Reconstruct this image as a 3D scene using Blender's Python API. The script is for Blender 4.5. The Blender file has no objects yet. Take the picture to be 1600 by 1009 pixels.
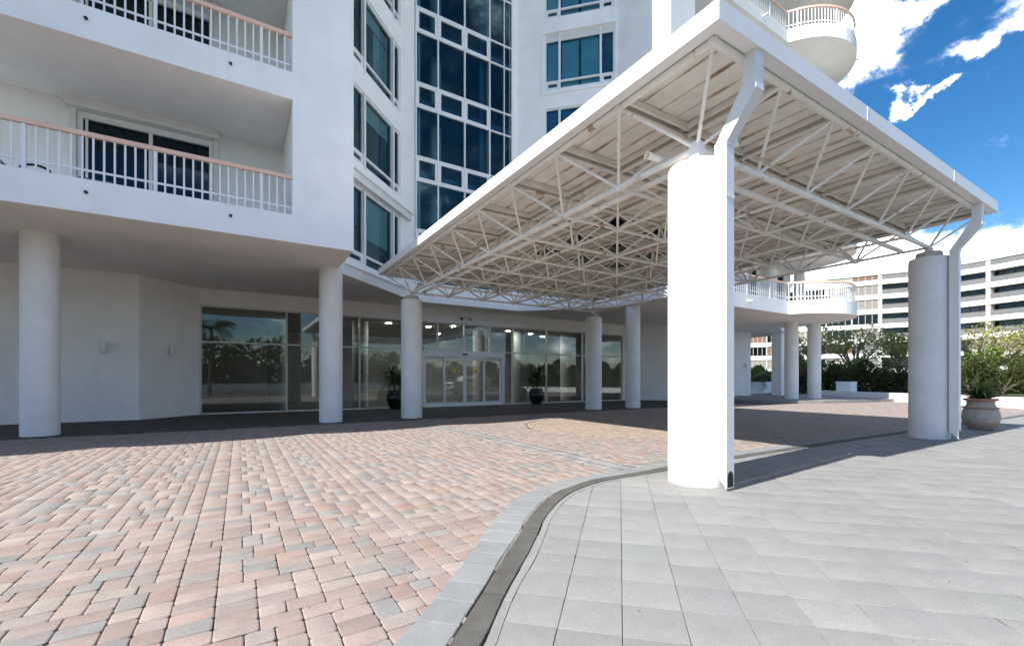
import bpy, math, random
import numpy as np
from mathutils import Vector, Matrix
random.seed(7); np.random.seed(7)
R = math.radians
S = bpy.context.scene
COL = S.collection

# ------------------------------------------------------------------ camera, sky, sun, exposure
TH = 0.549260208          # the canopy grid is the world grid; the camera looks along TH off +y
CAMX, CAMY, CAMZ = -4.99317, -3.62205, 1.3
cam = bpy.data.cameras.new('camera')
cam.sensor_width = 36.0
cam.lens = 695.32 / 1600 * 36
cam.shift_y = (592.8 - 504.5) / 1600
cam.clip_end = 3000
co = bpy.data.objects.new('camera', cam)
COL.objects.link(co)
co.location = (CAMX, CAMY, CAMZ)
co.rotation_euler = (R(90), 0, -TH)
S.camera = co
S.view_settings.view_transform = 'Standard'
S.view_settings.look = 'None'
S.view_settings.gamma = 1
S.view_settings.use_curve_mapping = False
S.view_settings.exposure = 2.3
S.cycles.max_bounces = 8
S.cycles.transparent_max_bounces = 12
S.cycles.caustics_reflective = False
S.cycles.caustics_refractive = False

def from_cam(X, Y):       # a point right of / ahead of the camera, in world metres
    return CAMX + X*math.cos(TH) + Y*math.sin(TH), CAMY - X*math.sin(TH) + Y*math.cos(TH)

def sky_dir(px, py):      # world direction seen at a place of the photo (used once, to place clouds)
    X, Z = (px-800)/695.3, (592.8-py)/695.3
    return Vector((X*math.cos(TH)+math.sin(TH), -X*math.sin(TH)+math.cos(TH), Z)).normalized()

SUN_EL, SUN_AZ = R(44), R(4.2)      # light travels along +x, turned 4 degrees to +y
sun = bpy.data.lights.new('sun', 'SUN')
sun.energy = 2.05
sun.angle = R(0.53)
sun.color = (1.0, 0.955, 0.88)
so = bpy.data.objects.new('sun', sun)
COL.objects.link(so)
so.rotation_euler = Vector((math.cos(SUN_AZ)*math.cos(SUN_EL), math.sin(SUN_AZ)*math.cos(SUN_EL),
                            -math.sin(SUN_EL))).to_track_quat('-Z', 'Y').to_euler()

class NT:
    """tiny node helper"""
    def __init__(self, tree):
        self.t = tree; self.n = tree.nodes; self.l = tree.links
    def add(self, kind, **kw):
        nd = self.n.new(kind)
        ins = kw.pop('ins', {})
        for k, v in kw.items(): setattr(nd, k, v)
        for k, v in ins.items(): self.set(nd, k, v)
        return nd
    def set(self, nd, k, v):
        sock = nd.inputs[k]
        if isinstance(v, bpy.types.NodeSocket): self.l.new(v, sock)
        else: sock.default_value = v
    def math(self, op, a, b=0.0, c=0.0):
        return self.add('ShaderNodeMath', operation=op, ins={0: a, 1: b, 2: c}).outputs[0]
    def vmath(self, op, a, b=(0, 0, 0)):
        nd = self.add('ShaderNodeVectorMath', operation=op, ins={0: a, 1: b})
        return nd.outputs['Value'] if op in ('DOT_PRODUCT', 'LENGTH') else nd.outputs[0]
    def ramp(self, fac, lo, hi):
        nd = self.add('ShaderNodeMapRange', interpolation_type='SMOOTHSTEP', ins={0: fac, 1: lo, 2: hi, 3: 0.0, 4: 1.0})
        return nd.outputs[0]
    def mix(self, fac, a, b, blend='MIX'):
        nd = self.add('ShaderNodeMix', data_type='RGBA', blend_type=blend, ins={0: fac, 6: a, 7: b})
        return nd.outputs[2]
    def noise(self, vec, scale, detail=4, rough=0.55, dist=0.0):
        nd = self.add('ShaderNodeTexNoise', ins={'Vector': vec, 'Scale': scale, 'Detail': detail, 'Roughness': rough, 'Distortion': dist})
        return nd.outputs[0]

world = bpy.data.worlds.new('World'); S.world = world
world.use_nodes = True
world.node_tree.nodes.clear()
w = NT(world.node_tree)
sky = w.add('ShaderNodeTexSky', sky_type='NISHITA', sun_disc=False)
sky.sun_elevation = SUN_EL
sky.sun_rotation = math.atan2(-math.cos(SUN_AZ), -math.sin(SUN_AZ))
sky.altitude = 0; sky.air_density = 1.0; sky.dust_density = 0.2; sky.ozone_density = 2.5
hs = w.add('ShaderNodeHueSaturation', ins={'Saturation': 1.35, 'Value': 0.225, 'Color': sky.outputs[0]})
dirv = w.add('ShaderNodeTexCoord').outputs['Generated']
stretch = w.add('ShaderNodeMapping', ins={'Vector': dirv, 'Scale': (1, 1, 1.9)}).outputs[0]
n1 = w.noise(stretch, 4.2, 12, 0.64, 0.25)
n2 = w.noise(stretch, 17.0, 9, 0.66, 0.15)
n3 = w.noise(stretch, 46.0, 7, 0.7, 0.3)
fb = w.math('ADD', w.math('ADD', w.math('MULTIPLY', n1, 0.60), w.math('MULTIPLY', n2, 0.34)), w.math('MULTIPLY', n3, 0.10))
fb = w.math('ADD', w.math('MULTIPLY', w.math('SUBTRACT', fb, .5), 2.3), .5)
wn = w.add('ShaderNodeTexNoise', ins={'Vector': dirv, 'Scale': 15.0, 'Detail': 6, 'Roughness': 0.62}).outputs['Color']
warp = w.add('ShaderNodeVectorMath', operation='SCALE', ins={0: w.vmath('SUBTRACT', wn, (.5, .5, .5)), 'Scale': .13}).outputs[0]
dirw = w.vmath('ADD', dirv, warp)
blob_sum = None  # negative first blob thins cloud in view only; cover elsewhere stays as fill
for px, py, rx, ry, amp in [(1490, 170, 400, 250, -.50), (1362, 92, 46, 44, .66), (1335, 30, 50, 42, .56), (1450, 0, 150, 20, .44), (1592, 18, 70, 36, .50),
                            (1410, 154, 18, 13, .66), (1446, 148, 24, 11, .62), (1486, 130, 24, 10, .62), (1540, 56, 80, 12, .30), (1535, 236, 90, 18, .26),
                            (1300, 418, 250, 34, .56), (1450, 402, 70, 30, .50), (1515, 412, 40, 20, .42), (1390, 372, 60, 26, .44)]:
    c = sky_dir(px, py)
    e1 = Vector((c.y, -c.x, 0)).normalized(); e2 = e1.cross(c).normalized()
    k = 695.3 / (Vector((sky_dir(px, py).dot(Vector((math.sin(TH), math.cos(TH), 0))), 0, 0)).x)   # pixels per radian there
    d = w.vmath('SUBTRACT', dirw, tuple(c))
    a = w.math('MULTIPLY', w.vmath('DOT_PRODUCT', d, tuple(e1)), k/rx)
    b = w.math('MULTIPLY', w.vmath('DOT_PRODUCT', d, tuple(e2)), k/ry)
    r2 = w.math('ADD', w.math('MULTIPLY', a, a), w.math('MULTIPLY', b, b))
    g = w.math('MULTIPLY', w.math('EXPONENT', w.math('MULTIPLY', r2, -1.0)), amp)
    blob_sum = g if blob_sum is None else w.math('ADD', blob_sum, g)
dens = w.ramp(w.math('ADD', fb, blob_sum), 0.28, 1.02)
fill_lum = w.math('ADD', w.math('MULTIPLY', n2, 4.4), 3.5)  # cloud brightness raised so the mostly unseen cover fills the shaded walls
cloud = w.add('ShaderNodeCombineColor', ins={0: fill_lum, 1: w.math('MULTIPLY', fill_lum, 1.01), 2: w.math('MULTIPLY', fill_lum, 1.05)}).outputs[0]
skymix = w.mix(w.math('POWER', dens, 2.6), hs.outputs[0], cloud)
bg = w.add('ShaderNodeBackground', ins={'Color': skymix, 'Strength': 0.15})
w.l.new(bg.outputs[0], w.add('ShaderNodeOutputWorld').inputs[0])

# ------------------------------------------------------------------ helpers
class MB:
    """collects shapes, then links them as ONE mesh object"""
    def __init__(self, xf=None):
        self.v = []; self.f = []; self.xf = xf
    def add(self, vs, fs):
        o = len(self.v)
        self.v += [self.xf(*p) for p in vs] if self.xf else [tuple(p) for p in vs]
        self.f += [tuple(i+o for i in q) for q in fs]
        return self
    def box(self, x0, y0, z0, x1, y1, z1):
        return self.add([(x0,y0,z0),(x1,y0,z0),(x1,y1,z0),(x0,y1,z0),(x0,y0,z1),(x1,y0,z1),(x1,y1,z1),(x0,y1,z1)],
                 [(0,3,2,1),(4,5,6,7),(0,1,5,4),(1,2,6,5),(2,3,7,6),(3,0,4,7)])
    def quad(self, a, b, c, d):
        return self.add([a, b, c, d], [(0,1,2,3)])
    def prism(self, poly, z0, z1):
        n = len(poly)
        return self.add([(x,y,z0) for x,y in poly]+[(x,y,z1) for x,y in poly],
                 [tuple(range(n-1,-1,-1)), tuple(range(n,2*n))]+[(i,(i+1)%n,n+(i+1)%n,n+i) for i in range(n)])
    def strip(self, line, z0, z1, th):
        """a wall of thickness th on the left of an open polyline"""
        n = len(line); nr = []
        for i in range(n):
            a = Vector(line[max(0,i-1)]); b = Vector(line[min(n-1,i+1)]); d = (b-a).normalized(); nr.append((-d.y, d.x))
        inn = [(line[i][0]+nr[i][0]*th, line[i][1]+nr[i][1]*th) for i in range(n)]
        for i in range(n-1):
            p = [line[i], line[i+1], inn[i+1], inn[i]]
            vs = [(x,y,z0) for x,y in p]+[(x,y,z1) for x,y in p]
            fs = [(3,2,1,0),(4,5,6,7),(0,1,5,4),(2,3,7,6)]
            if i == 0: fs.append((3,0,4,7))
            if i == n-2: fs.append((1,2,6,5))
            self.add(vs, fs)
        return self
    def tube(self, p, q, r, n=8, r2=None, caps=True):
        p, q = Vector(p), Vector(q); d = (q-p).normalized()
        a = d.cross(Vector((0,0,1)) if abs(d.z) < .95 else Vector((1,0,0))).normalized(); b = d.cross(a)
        r2 = r if r2 is None else r2
        vs = []
        for c, rr in ((p, r), (q, r2)):
            for i in range(n):
                t = 2*math.pi*i/n; vs.append(tuple(c + a*(rr*math.cos(t)) + b*(rr*math.sin(t))))
        fs = [(i, n+i, n+(i+1)%n, (i+1)%n) for i in range(n)]
        if caps: fs += [tuple(range(n)), tuple(range(2*n-1, n-1, -1))]
        return self.add(vs, fs)
    def lathe(self, prof, n=32, c=(0,0,0)):
        vs = []; m = len(prof)
        for r, z in prof:
            for i in range(n):
                t = 2*math.pi*i/n; vs.append((c[0]+r*math.cos(t), c[1]+r*math.sin(t), c[2]+z))
        fs = [(j*n+i, j*n+(i+1)%n, (j+1)*n+(i+1)%n, (j+1)*n+i) for j in range(m-1) for i in range(n)]
        fs += [tuple(range(n-1,-1,-1)), tuple(range((m-1)*n, m*n))]
        return self.add(vs, fs)
    def mesh(self, name, mat, smooth=False):
        me = bpy.data.meshes.new(name)
        me.from_pydata(self.v, [], self.f); me.materials.append(mat)
        if smooth:
            me.shade_smooth()
            me.set_sharp_from_angle(angle=R(40))
        me.validate(); me.update()
        return me
    def build(self, name, mat, parent=None, smooth=False):
        return link(name, self.mesh(name, mat, smooth), parent)

def link(name, me, parent=None, loc=None):
    o = bpy.data.objects.new(name, me); COL.objects.link(o)
    if loc is not None: o.location = loc
    if parent: hang(o, parent)
    return o
def hang(o, parent):              # keep world coordinates: parts are only ever shifted, never turned
    o.parent = parent
    o.matrix_parent_inverse = Matrix.Translation(-Vector(parent.location))
def thing(name, label, cat, loc=(0,0,0), group=None):
    o = bpy.data.objects.new(name, None); COL.objects.link(o); o.location = loc; o.empty_display_size = .2
    return tag(o, label, cat, group)
def tag(o, label=None, cat=None, group=None, kind=None):
    if label: o['label'] = label
    if cat: o['category'] = cat
    if group: o['group'] = group
    if kind: o['kind'] = kind
    return o
def copy_tree(o, delta, label=None):
    """copies a thing, its parts and their sub-parts, shifted by delta"""
    def rec(src, par):
        c = src.copy(); COL.objects.link(c)
        if par: c.parent = par
        for ch in [x for x in COL.objects if x.parent == src]: rec(ch, c)
        return c
    r = rec(o, None); r.location = Vector(o.location) + Vector(delta)
    if label: r['label'] = label
    return r
def big_mesh(name, V, F, mat, parent=None, tint=None):
    """many quads at once; tint is one colour per face"""
    me = bpy.data.meshes.new(name); V = np.asarray(V, np.float32); F = np.asarray(F, np.int32)
    k = F.shape[1]
    me.vertices.add(len(V)); me.vertices.foreach_set('co', V.ravel())
    me.loops.add(F.size); me.loops.foreach_set('vertex_index', F.ravel())
    me.polygons.add(len(F)); me.polygons.foreach_set('loop_start', np.arange(0, F.size, k, dtype=np.int32))
    me.polygons.foreach_set('loop_total', np.full(len(F), k, np.int32))
    if tint is not None:
        at = me.attributes.new('tint', 'FLOAT_COLOR', 'FACE')
        at.data.foreach_set('color', np.asarray(tint, np.float32).ravel())
    me.update(calc_edges=True); me.materials.append(mat)
    return link(name, me, parent)

# ------------------------------------------------------------------ materials
def new_mat(name):
    m = bpy.data.materials.new(name); m.use_nodes = True; m.node_tree.nodes.clear()
    t = NT(m.node_tree); out = t.add('ShaderNodeOutputMaterial')
    return m, t, out
def pos(t): return t.add('ShaderNodeNewGeometry').outputs['Position']
def solid(name, col, rough=.6, var=.12, vscale=3.0, bump=.0, bscale=60, spec=.4, metal=0.0, dirt=None, dirt_lo=.55, dirt_hi=.75, dirt_scale=2.0, dirt_stretch=(1,1,1), dirt_amt=.6, second=None, seams=False):
    m, t, out = new_mat(name); p = pos(t)
    n = t.noise(p, vscale, 5)
    lo = tuple(c*(1-var) for c in col)+(1,); hi = tuple(min(1, c*(1+var)) for c in col)+(1,)
    c = t.mix(t.ramp(n, .3, .7), lo, hi)
    if dirt:
        mp = t.add('ShaderNodeMapping', ins={'Vector': p, 'Scale': dirt_stretch}).outputs[0]
        c = t.mix(t.math('MULTIPLY', t.ramp(t.noise(mp, dirt_scale, 7, .65), dirt_lo, dirt_hi), dirt_amt), c, tuple(dirt)+(1,))
    if second:
        col2, sc, lo2, hi2, st, am = second
        mp = t.add('ShaderNodeMapping', ins={'Vector': p, 'Scale': st, 'Location': (3.1, 7.7, 1.3)}).outputs[0]
        c = t.mix(t.math('MULTIPLY', t.ramp(t.noise(mp, sc, 6, .6), lo2, hi2), am), c, tuple(col2)+(1,))
    b = t.add('ShaderNodeBsdfPrincipled', ins={'Base Color': c, 'Roughness': rough, 'Metallic': metal, 'Specular IOR Level': spec})
    if seams:
        x = t.add('ShaderNodeSeparateXYZ', ins={0: p}).outputs[0]
        fr = t.math('FRACT', t.math('ADD', t.math('DIVIDE', t.math('ADD', x, 0.68083), 0.340414), 20.5))
        near = t.math('SUBTRACT', 1.0, t.ramp(t.math('ABSOLUTE', t.math('SUBTRACT', fr, .5)), .03, .15))
        mp = t.add('ShaderNodeMapping', ins={'Vector': p, 'Scale': (1.5, .55, 1)}).outputs[0]
        nn = t.math('MULTIPLY', near, t.ramp(t.noise(mp, 2.4, 6, .62), .46, .66))
        c = t.mix(t.math('MULTIPLY', nn, .75), c, (.34,.19,.085,1))
        sp = t.ramp(t.noise(p, 34, 2, .5), .70, .74)
        c = t.mix(t.math('MULTIPLY', sp, .6), c, (.16,.11,.07,1))
        t.l.new(c, b.inputs['Base Color'])
    if bump:
        bn = t.add('ShaderNodeBump', ins={'Height': t.noise(p, bscale, 3, .6), 'Strength': bump, 'Distance': .01})
        t.l.new(bn.outputs[0], b.inputs['Normal'])
    t.l.new(b.outputs[0], out.inputs[0])
    return m
def stone(name, source, rough=.85, grain=.16, gscale=180, blotch=.22, bump=.5, stain=.0, blend=.0):
    """concrete pieces; each piece carries its own colour on the object or on the face"""
    m, t, out = new_mat(name); p = pos(t)
    if source == 'object': c0 = t.add('ShaderNodeObjectInfo').outputs['Color']
    else: c0 = t.add('ShaderNodeAttribute', attribute_name='tint').outputs['Color']
    g = t.noise(p, gscale, 2, .7)
    bl = t.noise(p, 6.0, 6, .62)
    if blend:
        c0 = t.mix(t.math('MULTIPLY', t.ramp(t.noise(p, 7.5, 4, .6), .35, .7), blend), c0, (.215,.175,.157,1))
    f = t.math('ADD', t.math('MULTIPLY', t.math('SUBTRACT', g, .5), grain*2.6), t.math('MULTIPLY', t.math('SUBTRACT', bl, .5), blotch*2.2))
    f = t.math('ADD', f, 1.0)
    c = t.add('ShaderNodeVectorMath', operation='SCALE', ins={0: c0, 'Scale': f}).outputs[0]
    if stain:
        big = t.noise(p, .55, 5, .6)
        c = t.mix(t.math('MULTIPLY', t.ramp(big, .52, .72), stain), c, (.30,.24,.19,1))
    b = t.add('ShaderNodeBsdfPrincipled', ins={'Base Color': c, 'Roughness': rough, 'Specular IOR Level': .25})
    bn = t.add('ShaderNodeBump', ins={'Height': t.math('ADD', g, t.math('MULTIPLY', t.noise(p, 35, 4, .6), 1.5)), 'Strength': bump, 'Distance': .004})
    t.l.new(bn.outputs[0], b.inputs['Normal']); t.l.new(b.outputs[0], out.inputs[0])
    return m
def glass(name, tint, refl, ior, base_refl, rough=.01, wav=.0):
    m, t, out = new_mat(name)
    fr = t.add('ShaderNodeFresnel', ins={'IOR': ior}).outputs[0]
    fac = t.math('MINIMUM', t.math('ADD', fr, base_refl), 1.0)
    gl = t.add('ShaderNodeBsdfGlossy', ins={'Color': tuple(refl)+(1,), 'Roughness': rough})
    if wav:
        bn = t.add('ShaderNodeBump', ins={'Height': t.noise(pos(t), .7, 2, .4), 'Strength': wav, 'Distance': .05})
        t.l.new(bn.outputs[0], gl.inputs['Normal'])
    tr = t.add('ShaderNodeBsdfTransparent', ins={'Color': tuple(tint)+(1,)})
    mx = t.add('ShaderNodeMixShader', ins={0: fac, 1: tr.outputs[0], 2: gl.outputs[0]})
    t.l.new(mx.outputs[0], out.inputs[0])
    return m
def foliage(name, a, b, transl=.35):
    m, t, out = new_mat(name); p = pos(t)
    rnd = t.add('ShaderNodeAttribute', attribute_name='tint').outputs['Fac']
    c = t.mix(t.math('ADD', t.math('MULTIPLY', rnd, .7), t.math('MULTIPLY', t.noise(p, 1.2, 3), .3)), tuple(a)+(1,), tuple(b)+(1,))
    d = t.add('ShaderNodeBsdfPrincipled', ins={'Base Color': c, 'Roughness': .45, 'Specular IOR Level': .35})
    tl = t.add('ShaderNodeBsdfTranslucent', ins={'Color': c})
    mx = t.add('ShaderNodeMixShader', ins={0: transl, 1: d.outputs[0], 2: tl.outputs[0]})
    t.l.new(mx.outputs[0], out.inputs[0]); return m
def lamp_mat(name, col, strength):
    m, t, out = new_mat(name)
    t.l.new(t.add('ShaderNodeEmission', ins={'Color': tuple(col)+(1,), 'Strength': strength}).outputs[0], out.inputs[0]); return m

M = {}
M['stucco'] = solid('white_stucco', (.89,.89,.885), .75, .03, 1.2, .25, 90, .3, dirt=(.60,.585,.55), dirt_lo=.54, dirt_hi=.82, dirt_scale=1.5, dirt_stretch=(1,1,.14), dirt_amt=.4)
M['soffit'] = solid('soffit_plaster', (.88,.86,.825), .85, .04, .9, .15, 60, .2, dirt=(.62,.57,.50), dirt_lo=.55, dirt_hi=.8, dirt_scale=.6, dirt_amt=.35)
M['column'] = solid('column_plaster', (.80,.80,.795), .7, .035, 2.5, .8, 16, .3, dirt=(.66,.64,.60), dirt_lo=.6, dirt_hi=.85, dirt_scale=1.3, dirt_stretch=(1,1,.3), dirt_amt=.35)
M['cap'] = solid('column_cap_plaster', (.52,.47,.40), .8, .2, 9, .3, 60, .2)
M['metal'] = solid('white_painted_aluminium', (.80,.81,.82), .35, .02, 2, 0, 1, .5)
M['fascia'] = solid('fascia_paint', (.83,.835,.84), .4, .02, .7, 0, 1, .45, dirt=(.66,.65,.63), dirt_lo=.6, dirt_hi=.8, dirt_scale=.9, dirt_stretch=(.3,.3,3), dirt_amt=.3)
M['steel'] = solid('white_painted_steel', (.90,.88,.83), .45, .05, 3, .1, 40, .4, dirt=(.40,.20,.07), dirt_lo=.60, dirt_hi=.66, dirt_scale=3.4, dirt_amt=.8, second=((.5,.42,.32), 5, .55, .8, (1,1,1), .5))
M['deck'] = solid('deck_paint', (.90,.87,.81), .8, .07, 2.5, .3, 25, .2, dirt=(.42,.30,.19), dirt_lo=.56, dirt_hi=.78, dirt_scale=2.2, dirt_stretch=(2.5,.35,1), dirt_amt=.6, second=((.28,.2,.13), 8, .66, .76, (1.6,.8,1), .6), seams=True)
M['purlin'] = solid('purlin_paint', (.88,.85,.79), .6, .08, 3, .1, 30, .3, dirt=(.36,.22,.11), dirt_lo=.58, dirt_hi=.75, dirt_scale=3, dirt_stretch=(.6,.6,2), dirt_amt=.6)
M['dark'] = solid('mouth_shade_paint', (.03,.03,.03), .8, .2)  # near-black colour for the shade in the downspout mouth
M['rail'] = solid('peach_handrail', (.80,.53,.41), .5, .04, 2, 0, 1, .4)
M['frame'] = solid('window_frame_paint', (.78,.79,.80), .4, .03, 3, 0, 1, .4)
M['shopframe'] = solid('storefront_aluminium', (.66,.65,.62), .38, .04, 3, 0, 1, .5)
M['hood'] = solid('shutter_box_paint', (.74,.74,.72), .5, .04, 2, 0, 1, .4)
M['tglass'] = glass('teal_glass', (.48,.70,.76), (.32,.53,.58), 1.5, .05, .012, .02)
M['wglass'] = glass('blue_window_glass', (.42,.78,.89), (.36,.64,.72), 1.5, .04, .012, .02)
M['sglass'] = glass('storefront_glass', (.58,.62,.60), (.80,.88,.88), 1.5, .07, .006, .02)
M['dglass'] = glass('sliding_door_glass', (.30,.36,.40), (.6,.75,.85), 1.45, .0, .01)
M['skyglass'] = glass('skylight_glass', (.48,.56,.54), (.8,.9,.9), 1.5, .03, .03)
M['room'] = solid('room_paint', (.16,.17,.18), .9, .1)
M['blind'] = solid('pale_blind_fabric', (.62,.64,.64), .8, .05, 4)
M['curtain'] = solid('grey_curtain_fabric', (.22,.23,.24), .85, .15, 5)
M['curtainblue'] = solid('blue_grey_curtain_fabric', (.12,.22,.32), .85, .15, 5)
M['black'] = solid('black_plastic', (.02,.02,.022), .4, .1)
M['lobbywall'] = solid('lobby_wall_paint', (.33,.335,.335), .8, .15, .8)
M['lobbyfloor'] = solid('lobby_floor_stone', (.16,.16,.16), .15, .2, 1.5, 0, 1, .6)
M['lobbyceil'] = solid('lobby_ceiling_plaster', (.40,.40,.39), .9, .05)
M['lobbycol'] = solid('lobby_column_plaster', (.55,.55,.52), .8, .04)
M['sofa'] = solid('sofa_fabric', (.35,.32,.28), .9, .1)
M['downlight'] = lamp_mat('downlight_glow', (1.0,.96,.90), 50)
M['decal'] = solid('yellow_door_sticker', (.62,.45,.06), .5, .05)
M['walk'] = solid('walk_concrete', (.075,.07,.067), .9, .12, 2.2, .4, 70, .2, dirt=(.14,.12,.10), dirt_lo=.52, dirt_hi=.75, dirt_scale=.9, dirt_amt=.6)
M['walk2'] = solid('raised_walk_concrete', (.24,.24,.235), .9, .08, 2.2, .4, 70, .2, dirt=(.15,.14,.13), dirt_lo=.52, dirt_hi=.75, dirt_scale=.9, dirt_amt=.5)
M['sand'] = solid('joint_sand', (.115,.098,.085), .95, .3, 12, .3, 90, .1)
M['joint'] = solid('tile_joint_sand', (.115,.104,.09), .95, .25, 12, .3, 90, .1)
M['kerb'] = solid('kerb_concrete', (.092,.089,.081), .9, .14, 5, .6, 130, .2, dirt=(.06,.056,.05), dirt_lo=.5, dirt_hi=.75, dirt_scale=2.3, dirt_amt=.6)
M['paver'] = stone('paver_concrete', 'object', .85, .20, 80, .26, .5, 0, .4)
M['paverfield'] = stone('paver_field_concrete', 'face', .85, .16, 80, .26, .5, .42, .4)
M['tile'] = stone('tile_concrete', 'object', .8, .28, 110, .16, .4)
M['edge'] = stone('edging_concrete', 'object', .85, .14, 180, .18, .5)
M['tilefield'] = stone('tile_field_concrete', 'face', .8, .24, 110, .18, .4)
M['ground'] = solid('lawn_soil', (.07,.085,.04), .95, .35, 1.3, .4, 20, .1)
M['blackpot'] = solid('black_glazed_pot', (.012,.012,.013), .22, .2, 4, 0, 1, .5)
M['clay'] = solid('terracotta_rim', (.46,.235,.165), .8, .1, 6, .2, 50, .2)
M['claypale'] = solid('pale_banded_clay', (.44,.40,.35), .85, .1, 6, .3, 60, .2)
M['soil'] = solid('potting_soil', (.04,.03,.022), .95, .3, 30)
M['leafdark'] = foliage('dark_palm_leaf', (.025,.045,.016), (.06,.10,.03), .2)
M['leafgreen'] = foliage('agave_leaf', (.03,.075,.018), (.10,.17,.04), .25)
M['leafolive'] = foliage('olive_tree_leaf', (.17,.19,.045), (.36,.37,.10), .4)
M['leafhedge'] = foliage('hedge_leaf', (.022,.036,.008), (.085,.10,.022), .25)
M['leafbright'] = foliage('bright_shrub_leaf', (.08,.13,.02), (.22,.28,.05), .4)
M['leafred'] = foliage('russet_shrub_leaf', (.08,.05,.015), (.19,.12,.04), .3)
M['bark'] = solid('pale_bark', (.34,.29,.23), .9, .25, 8, .4, 40, .1)
M['barkdark'] = solid('palm_bark', (.12,.10,.08), .95, .3, 10, .4, 30, .1)
M['farwall'] = solid('far_white_render', (.80,.79,.77), .8, .03, .5)
M['farwall2'] = solid('far_grey_render', (.42,.41,.40), .8, .06, .5)
M['farglass'] = glass('far_dark_glass', (.10,.13,.13), (.42,.50,.52), 1.5, .04, .03)
M['farrail'] = solid('far_dark_railing', (.15,.155,.155), .6, .1)
M['farframe'] = solid('far_dark_frame', (.06,.06,.06), .5, .1)
for nm, c in (('brown', (.17,.10,.06)), ('olive', (.26,.27,.19)), ('grey', (.21,.215,.22)), ('pale', (.48,.46,.41)), ('green', (.30,.36,.30)), ('taupe', (.22,.20,.185))):
    M['shut_'+nm] = solid('far_%s_shutter' % nm, c, .7, .08, 2)
M['carpaint'] = solid('white_car_paint', (.80,.80,.79), .2, .01, 1, 0, 1, .6)
M['tyre'] = solid('tyre_rubber', (.02,.02,.02), .8, .1)
M['carglass'] = solid('car_window', (.015,.018,.02), .08, .1, 1, 0, 1, .6)
M['pipe'] = solid('drain_pipe', (.75,.75,.74), .5, .05)
M['wicker'] = solid('grey_patio_furniture', (.17,.17,.175), .7, .2, 20)

# ------------------------------------------------------------------ dimensions shared by canopy and tower
MU, MV = 1.36165584, 1.38460854      # bay of the space frame along x and y
NU, NV = 6, 8                        # bays between the columns
ZT, ZB = 4.91, 4.25                  # upper and lower chords
FL = 4.68                            # underside of the first balcony slab
ST = 3.51                            # storey height
def lev(n): return FL + ST*n

# ------------------------------------------------------------------ ground, driveway, kerb, sidewalk
V2 = lambda pts: [from_cam(x, y) for x, y in pts]
LA = V2([(-3.2,-5),(-1.9,-1.5),(-1.12,.5),(-.85,1.3),(-.587,2.172),(-.521,2.392),(-.442,2.725),(-.33,3.255),(-.166,4.11),(.02,4.80),(.16,5.09),(.375,5.42),(.64,5.74),(1.0,6.02)]) + [(-.35,1.00),(.3,1.08),(1.2,1.10),(3,1.10),(6,1.08),(9.5,1.0),(13,.9),(17,.8),(22,.8)]
LB = V2([(-2.9,-5),(-1.6,-1.5),(-.83,.5),(-.57,1.3),(-.316,2.172),(-.258,2.416),(-.161,2.824),(-.06,3.30),(.073,3.81),(.124,4.09),(.259,4.551),(.478,5.051),(.73,5.41),(1.08,5.80)]) + [(-.15,.78),(.4,.84),(1.2,.86),(3,.86),(6,.84),(9.5,.76),(13,.66),(17,.56),(22,.56)]
LC = V2([(-2.7,-5),(-1.42,-1.5),(-.66,.5),(-.40,1.3),(-.142,2.172),(-.086,2.467),(-.004,2.824),(.123,3.30),(.238,3.81),(.294,4.091),(.453,4.611),(.673,5.088),(.96,5.47),(1.26,5.75)]) + [(-.05,.62),(.45,.66),(1.2,.68),(3,.68),(6,.66),(9.5,.58),(13,.48),(17,.38),(22,.38)]
def resample(L, n):
    P = np.array(L, float); d = np.r_[0, np.cumsum(np.hypot(*np.diff(P, axis=0).T))]
    # Catmull-Rom through the points, then n equal steps
    out = []
    for i in range(len(P)-1):
        p0, p1, p2, p3 = P[max(i-1,0)], P[i], P[i+1], P[min(i+2,len(P)-1)]
        for t in np.linspace(0, 1, 12, endpoint=False):
            out.append(.5*((2*p1)+(-p0+p2)*t+(2*p0-5*p1+4*p2-p3)*t*t+(-p0+3*p1-3*p2+p3)*t**3))
    out.append(P[-1]); out = np.array(out)
    d = np.r_[0, np.cumsum(np.hypot(*np.diff(out, axis=0).T))]
    s = np.linspace(0, d[-1], n)
    return np.c_[np.interp(s, d, out[:,0]), np.interp(s, d, out[:,1])]
NK = 700
CA, CB, CC = resample(LA, NK), resample(LB, NK), resample(LC, NK)
def side(pts, C):
    """signed distance from a curve; positive = driveway side (left of the travel direction)"""
    pts = np.atleast_2d(pts); out = np.empty(len(pts))
    T = np.gradient(C, axis=0)
    for k in range(0, len(pts), 2000):
        q = pts[k:k+2000]; d = q[:,None,:]-C[None]; i = np.argmin((d**2).sum(2), axis=1)
        dd = q-C[i]; t = T[i]; cr = t[:,0]*dd[:,1]-t[:,1]*dd[:,0]
        out[k:k+2000] = np.sign(cr)*np.hypot(dd[:,0], dd[:,1])
    return out
def photo_px(x, y):        # only used to rank pieces by the size they show at
    dx, dy = x-CAMX, y-CAMY
    Y = dx*math.sin(TH)+dy*math.cos(TH); X = dx*math.cos(TH)-dy*math.sin(TH)
    return X, Y
def in_view(x, y):
    X, Y = photo_px(x, y)
    return (Y > 1.95) & (np.abs(X/np.maximum(Y,.01)) < 1.22)

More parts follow.
